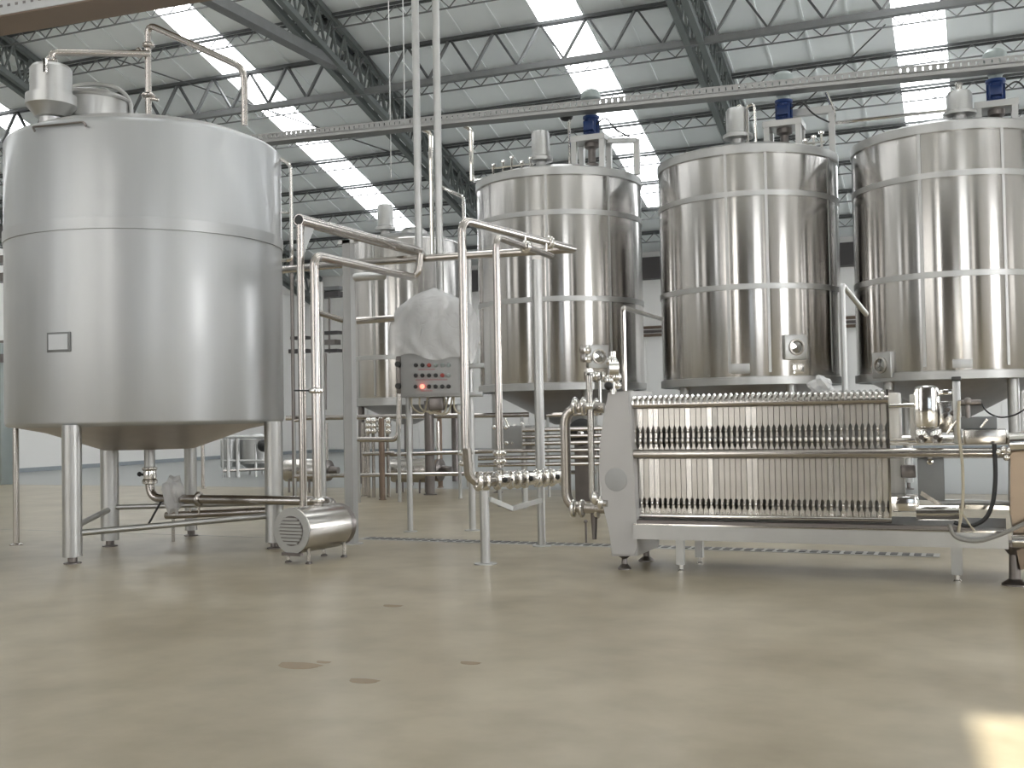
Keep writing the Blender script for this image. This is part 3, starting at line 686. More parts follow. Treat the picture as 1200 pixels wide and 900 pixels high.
mb = MB(); a = P(195, 604, 13.0); b = P(330, 598, 12.5); mb.tube([a, b], .045, seg=12); mb.cyl(a+Vector((.35,0,0)), a+Vector((.35,0,.2)), .012)
for q_ in (a.lerp(b,.06), a.lerp(b,.9)): mb.cyl((q_.x,q_.y,0), (q_.x,q_.y,q_.z), .02)
tag(mb.build('return_pipe', 'pipe'), 'low horizontal steel pipe below the outlet line under the matte tank', 'pipe')
# thin upright at far left
a, b = V(19, 620, 300, 12.9); a.z = 0
mb = MB(); mb.cyl(a, b, .035); foot(mb, a, .05, .05)
tag(mb.build('pipe_post', 'pipe'), 'thin round upright post left of the matte tank', 'post', 'slim pipe support posts')

# ------------------------------------------------------------------ pump
fa = P(343, 622, 10.75); ax = (RT*.50+F0*.866); ax.z = 0; ax.normalize()
RP = .225; L = .72; cz = fa.z
t = thing('centrifugal_pump', 'shiny drum shaped pump with louvred end on short feet beside the matte tank', 'pump', (fa.x, fa.y, 0))
MB().lathe([(RP*.9,-.012),(RP,0),(RP,L*.86),(RP*.97,L*.9)], fa, 48, ax).build('motor_cover', 'steel', t)
fc = MB().lathe([(RP*.985,-.02),(RP*.985,-.012)], fa, 48, ax).build('end_cover', 'satin', t)
side = ax.cross(ZA).normalized()
MB().lathe([(.145,-.026),(.145,-.02)], fa, 32, ax).build('vent_opening', 'dark_steel', fc)
for i in range(8):
    zz = -.115+.033*i; ww = math.sqrt(max(0,.145**2-(zz)**2))
    if ww > .02: MB().beam(fa-ax*.034+ZA*zz-side*ww, fa-ax*.034+ZA*zz+side*ww, .016, .022).build('louvre', 'satin', fc)
MB().lathe([(RP*.8,L*.86),(RP*.95,L*.9),(RP*.95,L),(RP*.6,L+.06),(.07,L+.08),(.06,L+.2)], fa, 32, ax).build('pump_head', 'dark_steel', t)
MB().beam(fa-ax*.01-ZA*(RP+.0)-side*.12, fa-ax*.01-ZA*(RP)+side*.12, .04, .03).build('cover_clip', 'dark_steel', t)
for u, s_ in ((.08,-.13),(.08,.13),(.62,-.13),(.62,.13)):
    p = fa+ax*u+side*s_; l_ = MB().cyl((p.x,p.y,.02), (p.x,p.y,cz-RP*.72), .018, seg=10).build('leg','steel',t)
    mb = MB(); mb.lathe([(.035,0),(.035,.012),(.018,.025)], (p.x,p.y,0), 12); mb.build('foot','dark_steel',l_)
# long vertical pump pipes with horizontal returns
d1 = 11.3
a, b = V(356, 612, 256, d1); e1 = P(490, 294, 13.7); e1.z = b.z
a.z = .42
t = thing('delivery_pipe', 'taller of the two pump pipes, open ended run sloping back to the uprights', 'pipe', a)
MB().tube([a, b-ZA*.05], .040, seg=14).build('upright', 'pipe', t)
MB().tube([b+(b-e1).normalized()*.02, e1], .062, seg=16).build('horizontal_run', 'pipe', t)
MB().lathe([(.050,.0),(.050,.003)], b+(b-e1).normalized()*.021, 16, (b-e1)).build('open_end', 'black', t)  # black disc stands in for the shade inside the pipe mouth
MB().prism([b-ZA*.36+RT*.02, b+(e1-b).normalized()*.25-ZA*.03, b+(e1-b).normalized()*.06-ZA*.03, b-ZA*.18+RT*.02], side*.02).build('gusset', 'satin', t)
MB().prism([e1-ZA*.06, e1+ZA*.06, e1+(e1-b).normalized()*.16-ZA*.05, e1+(e1-b).normalized()*.16-ZA*.09], side*.04).build('end_bracket','satin',t)
a, b = V(372, 590, 298, d1-.15); e3_ = P(484, 325, 13.1); e3_.z = b.z; a.z = fa.z+RP-.01
t = thing('suction_pipe', 'shorter pump pipe with a rounded elbow rising from the drum shaped pump', 'pipe', a)
MB().tube([a, b, e3_, e3_+RT*.06+ZA*.05, e3_+RT*.1+ZA*.28], .046, bend=.12, seg=14).build('pipe', 'pipe', t)
mb = MB(); clamp(mb, a+ZA*.05, ZA, .046); clamp(mb, a+ZA*1.15, ZA, .046); mb.build_each('clamp', 'bright', t)
mb = MB(); mb.tube([a+ZA*1.15-RT*.04, a+ZA*1.15-RT*.22], .008); mb.build('lever', 'black', t)
# tall uprights to the roof
for px, py0, z, lab in ((491, 296, 13.7, 'left one of two tall bare pipes rising to the roof'), (516, 345, 13.6, 'right one of two tall bare pipes rising to the roof')):
    a, b = V(px, py0, 0, z); tag(MB().tube([a, Vector((a.x, a.y, 7.6)), Vector((a.x-3.0, a.y+1.2, 7.6))], .047, bend=.25, seg=14).build('tall_pipe', 'satin'), lab, 'pipe', 'tall bare pipes rising to the roof')
a, b = V(516, 420, 340, 13.6); 
# posts
def post(px, py0, py1, z, r, lab, mat='satin', sq=False, z0=0):
    a, b = V(px, py0, py1, z); a.z = z0
    t = thing('support_post', lab, 'post', a, 'pipe support posts')
    if sq: MB().box((a.x-r, a.y-r, .01), (a.x+r, a.y+r, b.z)).build('upright', mat, t, smooth=0)
    else: MB().cyl(a+ZA*.01, b, r, seg=14).build('upright', mat, t)
    MB().lathe([(r*2.4,0),(r*2.4,.01),(r*1.2,.015)], a, 16).build('base_plate', 'satin', t)
    return a, b, t
a8, b8, tp = post(413, 637, 280, 12.4, .050, 'square steel post carrying the sloping pipes right of the pump', 'grey_paint', sq=True)
MB().box((a8.x-.1, a8.y-.05, b8.z-.04), (a8.x+.1, a8.y+.05, b8.z+.0)).build('saddle', 'satin', tp, smooth=0)
ah = P(411, 324, 12.4); MB().cyl(Vector((a8.x, a8.y, ah.z)), P(450, 323, 12.8), .05).build('arm', 'satin', tp)
post(481, 623, 466, 13.6, .036, 'slim post holding up the left side of the control cabinet', 'satin')
post(554, 623, 300, 13.6, .042, 'slim post right of the control cabinet behind a vertical pipe', 'satin')
a37, b37, tp = post(635, 640, 303, 11.85, .042, 'post with broad upper half standing left of the plate press', 'satin')
MB().cyl((a37.x, a37.y, P(635,560,11.85).z), (a37.x, a37.y, b37.z), .052).build('sleeve', 'satin', tp)
a69, b69, tp = post(569, 660, 575, 10.5, .046, 'short thick post carrying the near end of the valve manifold', 'satin')
# cross runs
hA = P(545, 256, 10.7)
t = thing('manifold_riser', 'outer tall pipe with elbow, right of the control cabinet', 'pipe', P(547, 560, 10.7))
b = P(546, 545, 10.7); top = Vector((b.x, b.y, hA.z)); cor = P(672, 296, 12.8); cor.z = hA.z
zc_ = P(430, 310, 13.4); far = P(300, 318, 14.0)
MB().tube([b, top, cor], .042, bend=.14, seg=14).build('pipe', 'pipe', t)
mb = MB(); clamp(mb, b+ZA*.02, ZA, .045); clamp(mb, b+ZA*.12, ZA, .045); clamp(mb, top.lerp(cor, .75), cor-top, .045); mb.build_each('clamp', 'bright', t)
zz = cor.z
lf = P(330, 316, 13.6)
mb = MB().tube([cor+ZA*.0, P(430, 307, 13.3), P(325, 317, 14.2)], .046, seg=14)
tag(mb.build('cross_pipe', 'pipe'), 'long horizontal pipe crossing behind the risers above the control cabinet', 'pipe')
b = P(586, 548, 10.75); hB = P(583, 276, 10.75); top = Vector((b.x, b.y, hB.z)); e = P(646, 300, 12.2); e.z = hB.z
t = thing('manifold_riser', 'inner slightly lower pipe with elbow, second right of the control cabinet', 'pipe', b)
MB().tube([b, top, e], .036, bend=.12, seg=14).build('pipe', 'pipe', t)
mb = MB(); clamp(mb, b+ZA*.06, ZA, .04); clamp(mb, b+ZA*.14, ZA, .04); clamp(mb, top.lerp(e, .5), e-top, .04)
mb.build_each('clamp', 'bright', t)
mb = MB(); p = top.lerp(e, .5); mb.cyl(p, p+ZA*.12, .012); mb.cyl(top.lerp(e,.9), top.lerp(e,.9)+ZA*.12, .012); mb.build_each('stud', 'bright', t)
mb = MB(); mb.cyl(P(550, 400, 12.3), P(550, 300, 12.3), .0001) if False else None
# manifold with valves along the post tops
mz = P(569, 565, 10.5).z
m0 = P(558, 562, 10.6); m1 = P(664, 560, 11.2); m0.z = m1.z = mz
t = thing('valve_manifold', 'knee high steel manifold with shiny valves between the two support posts', 'manifold', m0)
MB().tube([m0, m1], .05, seg=14).build('pipe', 'pipe', t)
mb = MB(); dr = (m1-m0)
for f_ in (.02, .10, .22, .36, .44, .52, .66, .74, .82, .95): clamp(mb, m0+dr*f_, dr, .055)
mb.build_each('clamp', 'bright', t)
for f_ in (.30, .58, .88): valve('valve', m0+dr*f_, dr, .045, t, Vector((.3, -.6, .05)))
MB().tube([m0, m0-dr.normalized()*.08+ZA*.05, m0-dr.normalized()*.1+ZA*.32], .045, bend=.06).build('elbow', 'pipe', t)
MB().cyl(m0+dr*.26, (m0+dr*.26)+ZA*.1, .04).build('branch', 'bright', t)
mb = MB(); a = P(574, 585, 10.5); b = P(600, 596, 10.8); c = P(634, 586, 11.8); mb.beam(a, b, .03, .045).beam(b, c, .03, .05)
tag(mb.build('diagonal_strut', 'satin', smooth=0), 'flat bent strut tying the two manifold posts together', 'strut')
# small floor rods near
p = onZ(697, 636); mb = MB().cyl(P(696, 598, 10.3), Vector((P(696,598,10.3).x, P(696,598,10.3).y, P(697,632,10.3).z)), .035, r1=.02)
tag(mb.build('drain_nozzle', 'dark_steel'), 'short tapered nozzle pointing down beside the plate press', 'nozzle')
p = onZ(687, 636); mb = MB().cyl(p, p+ZA*.22, .012); mb.ball(p+ZA*.23, .022)
tag(mb.build('floor_peg', 'dark_steel'), 'thin peg with round head standing on the drain', 'peg')

# ------------------------------------------------------------------ control cabinet
zc = 13.25
A = P(470, 466, zc); Bp = P(542, 465, zc-.1)
fx = (Bp-A); fx.z = 0; Wc = fx.length; fx.normalize(); fy = Vector((-fx.y, fx.x, 0))
top = P(470, 350, zc).z; bot = A.z
mt = Matrix(((fx.x, fy.x, 0, A.x), (fx.y, fy.y, 0, A.y), (0, 0, 1, 0), (0, 0, 0, 1)))
t = thing('control_cabinet', 'grey control cabinet with rows of buttons, wrapped in a plastic sheet', 'control cabinet', (A.x, A.y, bot))
H0 = bot; H1 = P(470, 362, zc).z
MB().bevel_box((0, 0, H0), (Wc, .42, H1), .012, mt).build('body', 'grey_paint', t)
dz = MB().bevel_box((.03, -.018, H0+.03), (Wc-.03, 0, H1-.03), .006, mt).build('door', 'grey_paint', t)
cols = [487, 495, 503, 511, 519, 526.5]
for r_, py in enumerate((428, 440, 453)):
    for k, px in enumerate(cols):
        q = P(px, py, zc-.05); lx = (q-A).dot(fx)
        ctr = A+fx*lx; ctr.z = q.z
        mname = 'black'
        if (r_, k) == (2, 1): mname = 'red_lamp'
        elif (r_, k) in ((0, 2), (1, 4)): mname = 'red'
        elif (r_ == 0 and k > 2) or (r_, k) == (1, 5): mname = 'motor_cap'
        MB().lathe([(.026,0),(.026,.015),(.019,.03),(.01,.032)], ctr-fy*.018, 12, -fy).build('push_button', mname, dz)
for k, (px, py, ww) in enumerate(((500, 433, 20), (500, 445, 26), (519, 445, 12), (500, 458, 14))):
    q = P(px, py, zc-.05); lx = (q-A).dot(fx); w2 = ww/2*zc/FPX
    MB().box((lx-w2, -.0195, q.z-.008), (lx+w2, -.018, q.z+.008), mt).build('legend_strip', 'label', dz, smooth=0)
mb = MB(); mb.bevel_box((-.07, .05, H0+.05), (-.0, .3, H0+.50), .01, mt); bx = mb.build('side_box', 'dark_steel', t)
for zq in (.14, .40): MB().cyl(mt @ Vector((-.03, .05, H0+zq)), mt @ Vector((-.03, -.03, H0+zq)), .035).build('switch_knob', 'black', bx)
mb = MB()
for k, (xa, xb) in enumerate(((.1, .25), (.2, .5), (.35, .55), (.5, .3), (.62, .7))):
    mb.tube([mt @ Vector((xa, .12, H0+.02)), mt @ Vector((xa, .10, H0-.12-.03*(k%3))), mt @ Vector((xb, .12, H0-.22)), mt @ Vector((xb+.05, .15, H0+.02))], .012, bend=.08, seg=6)
mb.build('loose_cable', 'yellow_cable', t, kind='stuff')
MB().bevel_box((.32, .05, H0-.16), (.50, .25, H0), .02, mt).build('junction_box', 'dark_steel', t)
mb = MB(); mb.bevel_box((-.05, .36, H0-.0), (Wc+.18, .44, H0+.06), .01, mt); mb.cyl(mt @ Vector((.09,.40,H0+.03)), P(481, 466, 13.6), .02); mb.bevel_box((-.05,.40,H0+.35),(Wc+.2,.44,H0+.41),.01,mt); mb.build('mounting_rail', 'satin', t)
# plastic sheet: draped hood
hx = [(-.14, .30), (-.10, .62), (.04, .92), (.20, 1.06), (.44, 1.14), (.66, 1.06), (.82, .92), (.92, .74)]
bm = bmesh.new(); nU, nV = 40, 26
Hb = P(470, 420, zc).z; Ht = P(512, 335, zc).z
# side outline widths by height
def halfw(v): return (.40*math.sqrt(max(0, 1-(v)**5.0))+.02)*(1+.10*(1-v))
grid = []
for side_ in (-1, 1):
    rows = []
    for j in range(nV+1):
        v = j/nV; row = []
        for i in range(nU+1):
            u = -1+2*i/nU
            hw = halfw(v)*Wc/.72*1.04
            x = Wc/2 + u*hw*(1.03 if side_ < 0 else 1.05) + .01*math.sin(9*u+5*v)
            bulge = .055*(1-abs(u)**6)*(.6+.4*v)
            fold = .012*math.sin(14*u+6*math.sin(4*v))+.014*math.sin(9*v+5*u)
            yy = (-.035-bulge*(1-v**4)+fold*.6 if side_ < 0 else .46+bulge+fold)
            yy = yy*(1-v**6)+.2*(v**6)
            zz = Hb+(Ht-Hb)*v - (.03*math.sin(6*u+1) + .05*u)*(1-v) + (-.10*abs(u)**3*(1 if v > .98 else v**2))
            if side_ > 0: zz = Hb+.25+(Ht-Hb-.25)*v-.10*abs(u)**3*v**2
            row.append(bm.verts.new(mt @ Vector((x, yy, zz))))
        rows.append(row)
    grid.append(rows)
for rows in grid:
    for j in range(nV):
        for i in range(nU): bm.faces.new((rows[j][i], rows[j][i+1], rows[j+1][i+1], rows[j+1][i]))
for k in (0, nU):
    for j in range(nV): bm.faces.new((grid[0][j][k], grid[0][j+1][k], grid[1][j+1][k], grid[1][j][k]))
for i in range(nU): bm.faces.new((grid[0][nV][i], grid[0][nV][i+1], grid[1][nV][i+1], grid[1][nV][i]))
bm.verts.index_update(); mb = MB(); mb.add([v_.co.copy() for v_ in bm.verts], [tuple(x.index for x in f.verts) for f in bm.faces]); bm.free()
tag(mb.build('plastic_sheet', 'wrap', smooth=60), 'milky plastic sheet draped over the top of the control cabinet', 'plastic sheet')
mb = MB(); p = mt @ Vector((Wc+.02, -.03, P(560,370,zc).z)); q = P(563, 374, 13.3)
# display behind the sheet
MB().box((.12, -.022, P(490,393,zc).z), (Wc-.12, -.018, P(490,380,zc).z), mt).build('display_strip', 'motor_cap', dz, smooth=0)

# ------------------------------------------------------------------ plate press (plate heat exchanger)
YP = 9.62; XA = onY(741, 530, YP).x; XB = onY(1040, 530, YP).x
t = thing('plate_press', 'long stainless plate press with dozens of upright plates between rails', 'plate heat exchanger', ((XA+.3)/2, YP, 0))
NP = 45; pit = (XB-XA)/NP
def plate_outline(th, tn):
    zs = [(.47, th),(.545, th),(.555, tn),(.635, tn),(.645, th),(1.075, th),(1.10, tn),(1.26, tn),(1.285, th),(1.50, th),(1.52, tn*1.1),(1.545, tn*1.1)]
    return [( wd/2, z) for z, wd in zs] + [(-wd/2, z) for z, wd in reversed(zs)]
ol = plate_outline(pit*.90, pit*.42)
first = MB()
first.prism([(XA+pit*.5+dx, YP+.02, z) for dx, z in ol], (0, .56, 0))
first.ball((XA+pit*.5, YP+.012, 1.15), pit*.36, 8, (1, .9, 1.7)); first.ball((XA+pit*.5, YP+.012, 1.235), pit*.22, 8, (1, .9, 1.6)); first.ball((XA+pit*.5, YP+.012, .595), pit*.30, 8, (.9, .9, 1.2)); first.ball((XA+pit*.5, YP+.02, .515), pit*.30, 8, (.9,.9,.8))
f0 = first.build('plate', 'plate_steel', t)
tints = [M['plate_steel'], plain('plate_steel_dark', (.50, .48, .45), .34, 1, .2, 9), plain('plate_steel_light', (.78, .75, .71), .26, 1, .1, 9)]
clip = MB(); cx = XA+pit*.5
clip.tube([(cx, YP-.045, 1.475), (cx, YP-.03, 1.525), (cx, YP+.03, 1.55), (cx, YP+.08, 1.53)], pit*.32, bend=.02, seg=8)
cl0 = clip.build('hook', 'bright', f0)
meshes = {}
for k in range(3):
    me = f0.data.copy(); me.materials[0] = tints[k]; meshes[k] = me
random.seed(11)
for i in range(1, NP):
    o = shared(f0, 'plate', t, (pit*i, 0, 0)); o.data = meshes[random.choice((0,0,1,2,0))]
    shared(cl0, 'hook', o, (0, 0, 0))
MB().cyl((XA-.03, YP-.02, 1.475), (XB+.02, YP-.02, 1.475), .036, seg=18).build('top_bar', 'pipe', t, label='brownish polished upper carrying bar')
MB().cyl((XA-.06, YP-.045, 1.035), (.22, YP-.045, 1.035), .042, seg=20).build('guide_rail', 'pipe', t)
MB().cyl((XA-.06, YP+.66, 1.12), (.22, YP+.66, 1.12), .042, seg=16).build('guide_rail', 'bright', t)
MB().cyl((XA-.03, YP-.0, .485), (XB+.02, YP-.0, .485), .022, seg=14).build('lower_bar', 'bright', t)
MB().box((XA-.02, YP+.0, .46), (XA+.012, YP+.6, 1.5)).build('gasket_sheet', 'black', t, smooth=0)
MB().box((XB+.002, YP+.0, .46), (XB+.02, YP+.6, 1.56)).build('end_sheet', 'bright', t, smooth=0)
# heavy left head
prof = [(712,460),(738,458),(740,520),(743,560),(745,600),(747,640),(746,652),(716,652),(713,620),(706,590),(702,550),(703,520),(707,490)]
pts = [onY(a_, b_, YP-.10) for a_, b_ in prof]
bm = bmesh.new(); vs = [bm.verts.new(p) for p in pts] ; vb = [bm.verts.new(p+Vector((0,.75,0))) for p in pts]; n = len(pts)
bm.faces.new(vs); bm.faces.new(list(reversed(vb)))
for i in range(n): bm.faces.new((vs[i], vb[i], vb[(i+1)%n], vs[(i+1)%n]))
bmesh.ops.bevel(bm, geom=[e for e in bm.edges if abs(e.verts[0].co.y-e.verts[1].co.y) < .01], offset=.02, segments=2, affect='EDGES')
bm.verts.index_update(); mb = MB(); mb.add([v_.co.copy() for v_ in bm.verts], [tuple(x.index for x in f.verts) for f in bm.faces]); bm.free()
hd = mb.build('fixed_head', 'cast_grey', t)
q = onY(722, 562, YP-.10); MB().lathe([(.105,0),(.105,.004),(.098,.006)], q+Vector((-.0,-.0,0)), 32, (0,-1,0)).build('port_cover', 'grey_paint', hd)
def pfoot(px, py, yy, zt_, r=.03, mat='dark_steel', cone=True):
    p = onY(px, py, yy); p.z = 0
    l_ = MB().lathe([(r*2,0),(r*2,.012),(r*.9,.05),(r*.8,zt_*.7),(r*1.9,zt_*.9),(r*1.9,zt_)], p, 16) if cone else MB().box((p.x-r, p.y-r, .06), (p.x+r, p.y+r, zt_))
    l_ = l_.build('foot' if cone else 'leg', mat, t)
    if not cone: MB().lathe([(r*.8,0),(r*.8,.01),(r*.5,.02),(r*.5,.08)], p, 12).build('foot', 'bright', l_)
    return p
pfoot(732, 670, YP, P(732, 652, 9.9).z+.01)
p = onZ(763, 655); mb = MB().lathe([(.075,0),(.075,.012),(.03,.05),(.028,.16),(.07,.21)], (p.x, 10.2, 0), 18); mb.build('foot', 'dark_steel', t)
MB().box((p.x-.14, 10.1, .21), (p.x+.1, 10.3, .30)).build('foot_block', 'dark_steel', t, smooth=0)
pfoot(798, 672, YP+.0, .30, .033, 'satin', False)
pfoot(820, 658, 10.15, .34, .035, 'satin', False)
pfoot(1122, 680, YP+.0, .33, .042, 'satin', False)
pfoot(1190, 690, YP-.05, .34, .05, 'dark_steel', True)
# tray
XT0 = onY(742, 615, YP-.13).x; XT1 = onY(1182, 640, YP-.13).x
MB().box((XT0, YP-.13, .365), (XT1, YP+.72, .375)).build('tray_bottom', 'steel', t, smooth=0)
MB().box((XT0, YP-.145, .29), (XT1, YP-.13, .415)).build('tray_front', 'satin', t, smooth=0)
MB().box((XT0, YP-.12, .415), (XT1, YP-.10, .425)).box((XT0, YP-.145, .412), (XT1, YP-.125, .42)).build('tray_lip', 'bright', t, smooth=0)
MB().box((XT0, YP+.72, .29), (XT1, YP+.735, .45)).build('tray_back', 'satin', t, smooth=0)
MB().box((XT0, YP-.09, .375), (XT1-.25, YP+.0, .45)).build('tray_rail', 'dark_steel', t, smooth=0)
# moving parts at right
def bxp(name, x0, y0, x1, y1, yy, dep, mat, r=.01, parent=None, label=None):
    a = onY(x0, y1, yy); b = onY(x1, y0, yy)
    return MB().bevel_box((a.x, yy, a.z), (b.x, yy+dep, b.z), min(r, (b.x-a.x)*.3, (b.z-a.z)*.3, dep*.3), None).build(name, mat, parent or t, label=label)
bxp('spacer_column', 1042, 460, 1053, 514, YP+.10, .3, 'cream')
bxp('spacer_column', 1067, 462, 1073, 514, YP+.20, .06, 'cream')
MB().cyl(onY(1040, 476, YP+.08), onY(1076, 475, YP+.08), .018).build('tension_rod', 'bright', t)
bxp('roller_block', 1071, 451, 1100, 503, YP-.06, .40, 'bright', .05, label='bright rounded roller block standing on the rail')
sb = bxp('roller_bracket', 1073, 502, 1104, 520, YP-.07, .06, 'steel', .02)
for px in (1080, 1097): MB().lathe([(.05,0),(.05,.02),(.03,.04),(.02,.05)], onY(px, 512, YP-.07), 16, (0,-1,0)).build('bolt', 'bright', sb)
bxp('hanger_plate', 1076, 537, 1106, 586, YP-.02, .03, 'galv', .01)
MB().lathe([(.025,0),(.025,.02),(.012,.03)], onY(1090, 541, YP-.02), 12, (0,-1,0)).build('bolt', 'bright', t)
MB().prism([onY(1080,575,YP-.03), onY(1106,592,YP-.03), onY(1098,592,YP-.03), onY(1078,580,YP-.03)], (0,.02,0)).build('strut', 'steel', t)
bxp('clamp_block', 1042, 582, 1076, 600, YP+.02, .4, 'bright', .02)
MB().cyl(onY(1074, 601, YP+.06), onY(1124, 601, YP+.06), .062, seg=24).build('ram', 'bright', t)
MB().cyl(onY(1124, 588, YP+.3), onY(1186, 590, YP+.3), .022).build('tie_rod', 'satin', t)
MB().cyl(onY(1100, 589, YP+.2), onY(1126, 589, YP+.2), .03).build('tie_rod', 'satin', t)
bxp('frame_post', 1041, 535, 1060, 600, YP+.42, .05, 'cream')
bxp('screw_post', 1056, 545, 1073, 560, YP+.35, .08, 'dark_steel')
MB().cyl(onY(1064, 452, 18.0), onY(1064, 455, 18.0), .0001) if False else None
bxp('valve_block', 1100, 470, 1120, 507, YP+.12, .2, 'steel', .01)
bxp('cross_head', 1100, 456, 1120, 463, YP+.1, .08, 'bright', .015)
bxp('end_post', 1118, 446, 1125, 520, YP+.05, .06, 'satin', .008)
bxp('cable_gland', 1115, 441, 1126, 446, YP+.03, .1, 'black', .005)
bxp('gear_housing', 1128, 503, 1180, 521, YP-.05, .35, 'steel', .015)
bxp('gear_cover', 1126, 488, 1168, 503, YP+.05, .25, 'galv', .008)
MB().cyl(onY(1149, 501, YP-.02), onY(1157, 491, YP-.02), .012).cyl(onY(1110, 508, YP-.02), onY(1121, 493, YP-.02), .012).build_each('lever', 'bright', t)
mb = MB(); q = onY(1134, 475, YP+.0); mb.cyl(q-ZA*.1, q+ZA*.03, .02); mb.cyl(q-Vector((.07,0,-.02)), q+Vector((.1,0,.02)), .025); mb.ball(q+ZA*.03, .035); mb.build('hydraulic_valve', 'dark_steel', t)
mb = MB(); 
for px, py in ((1111,480),(1116,484),(1122,478),(1108,486)): mb.ball(onY(px, py, YP+.08), .018)
mb.build_each('nut', 'dark_steel', t)
MB().box((onY(1106,565,YP).x, YP+.30, onY(1106,600,YP).z), (onY(1185,565,YP).x, YP+.32, onY(1106,592,YP).z)).build('back_sheet', 'bright', t, smooth=0)
# right head
a = onY(1183, 670, YP-.15); b = onY(1183, 508, YP-.15)
prof = [(1184,512),(1235,500),(1240,660),(1196,668),(1190,640),(1184,600)]
pts = [onY(q_[0], q_[1], YP-.12) for q_ in prof]
MB().prism(pts, (0, .8, 0)).build('moving_head', 'head_brown', t, smooth=0, label='brownish reflecting heavy right head')
MB().cyl(onY(1183, 519, YP-.16), onY(1225, 517, YP-.16), .075, seg=24).build('rail_end_cap', 'bright', t)
MB().cyl(onY(1186, 634, YP-.16), onY(1225, 634, YP-.16), .06, seg=24).build('rail_end_cap', 'steel', t)
mb = MB(); q = onY(1176, 527, YP-.1)
for dx, dz in ((0,0),(.04,-.01),(-.04,-.02),(.02,-.06)): mb.ball(q+Vector((dx,-.02,dz)), .028)
mb.build_each('bolt', 'bright', t)
def hose(pix, yy, r, mat, lab, nm='hose', bend=.12):
    pts = [onY(a_, b_, yy-k*.0) for k, (a_, b_) in enumerate(pix)]
    tag(MB().tube(pts, r, bend=bend, seg=8).build(nm, mat), lab, nm)
hose([(1112,614),(1118,630),(1145,636),(1180,624),(1215,606)], YP-.22, .016, 'hose', 'grey hose drooping across the front of the press at its right end')
hose([(1165,520),(1167,560),(1164,590),(1155,610),(1135,618),(1118,612)], YP-.13, .017, 'black', 'black corrugated hose hanging from the press gear housing')
hose([(1124,470),(1122,500),(1128,540),(1129,590),(1123,624)], YP-.14, .012, 'yellow_cable', 'tan cable hanging straight down past the press rail', 'cable')
hose([(1127,600),(1134,612),(1142,622)], YP-.14, .008, 'yellow_cable', 'short tan wire end resting at the press tray', 'cable')
hose([(1149,470),(1155,482),(1170,490),(1190,487),(1215,470)], YP+.3, .007, 'black', 'thin black wire sagging behind the press against the white wall', 'cable', .08)
# crumpled plastic on top of the plates
bm = bmesh.new(); bmesh.ops.create_icosphere(bm, subdivisions=3, radius=1); q = onY(963, 452, YP+.15)
for v_ in bm.verts:
    k = 1+.2*math.sin(5*v_.co.x+3*v_.co.z)+random.uniform(-.08,.08); v_.co = Vector((v_.co.x*.10*k, v_.co.y*.08*k, v_.co.z*.07*k))+q+ZA*.015
bm.verts.index_update(); mb = MB(); mb.add([v_.co.copy() for v_ in bm.verts], [tuple(x.index for x in f.verts) for f in bm.faces]); bm.free()
tag(mb.build('plastic_bundle', 'wrap', smooth=25), 'small crumpled plastic lump lying on top of the press plates', 'plastic wrap')
# loop pipes left of the press
dP = 10.25
t = thing('press_pipe_loop', 'brownish rectangular pipe loop entering the left head of the press', 'pipe', P(662, 596, dP))
mb = MB(); mb.tube([P(708, 478, dP-.1), P(662, 478, dP), P(664, 595, dP), P(712, 596, dP-.1)], .048, bend=.16, seg=14); mb.build('pipe', 'pipe', t)
mb = MB(); ex = (P(708,478,dP-.1)-P(662,478,dP))
for px, py in ((674, 473), (684, 473), (699, 474)): clamp(mb, P(px, py+3, dP-.03), ex, .05)
for px, py in ((672, 596), (682, 596), (700, 597)): clamp(mb, P(px, py, dP-.03), ex, .05)
mb.build_each('clamp', 'bright', t)
t = thing('press_pipe', 'slimmer upright pipe between the pipe loop and the press head', 'pipe', P(693, 584, dP-.2))
MB().tube([P(690, 440, dP-.2), P(692, 488, dP-.2), P(694, 588, dP-.2), P(712, 590, dP-.3)], .03, bend=.06, seg=12).build('pipe', 'steel', t)
mb = MB(); clamp(mb, P(697, 583, dP-.25), ex, .035); clamp(mb, P(704, 589, dP-.25), ex, .035); clamp(mb, P(691, 476, dP-.2), ZA, .03); mb.build_each('clamp', 'bright', t)
MB().tube([P(648, 486, dP+.3), P(705, 484, dP+.1)], .02).build('branch', 'pipe', t)
# valve tower above head
t = thing('valve_tower', 'cluster of shiny sampling valves rising above the left press head', 'valve', P(718, 455, dP-.3))
mb = MB(); mb.cyl(P(719, 462, dP-.3), P(718, 412, dP-.3), .028); mb.build('stem', 'bright', t)
mb = MB()
for px, py, r in ((717, 424, .055), (714, 446, .05), (722, 442, .05), (724, 452, .035)): mb.ball(P(px, py, dP-.3), r); 
mb.lathe([(.05,-.05),(.075,-.04),(.075,.04),(.05,.05)], P(719, 432, dP-.3), 16, RT); mb.build('valve', 'bright', t)
MB().ball(P(713, 452, dP-.33), .04).build('knob', 'black', t)
a, b = V(732, 458, 360, dP-.1); mb = MB(); mb.tube([a, b, P(776, 374, dP+1.6)], .022, bend=.05)
tag(mb.build('hook_pipe', 'pipe'), 'thin upright rising behind the press head and bending to the right', 'pipe')
a, b = V(990, 458, 338, 12.5); mb = MB(); mb.tube([a-ZA*.2, b+ZA*.05, P(1015, 368, 13.2)], .032, bend=.06); 
mb.cyl((a.x, a.y, 0), a, .03)
tag(mb.build('hook_pipe', 'satin'), 'light upright pipe with slanting arm between the middle and right polished tanks', 'pipe')
a, b = V(985, 444, 422, 17.9); 

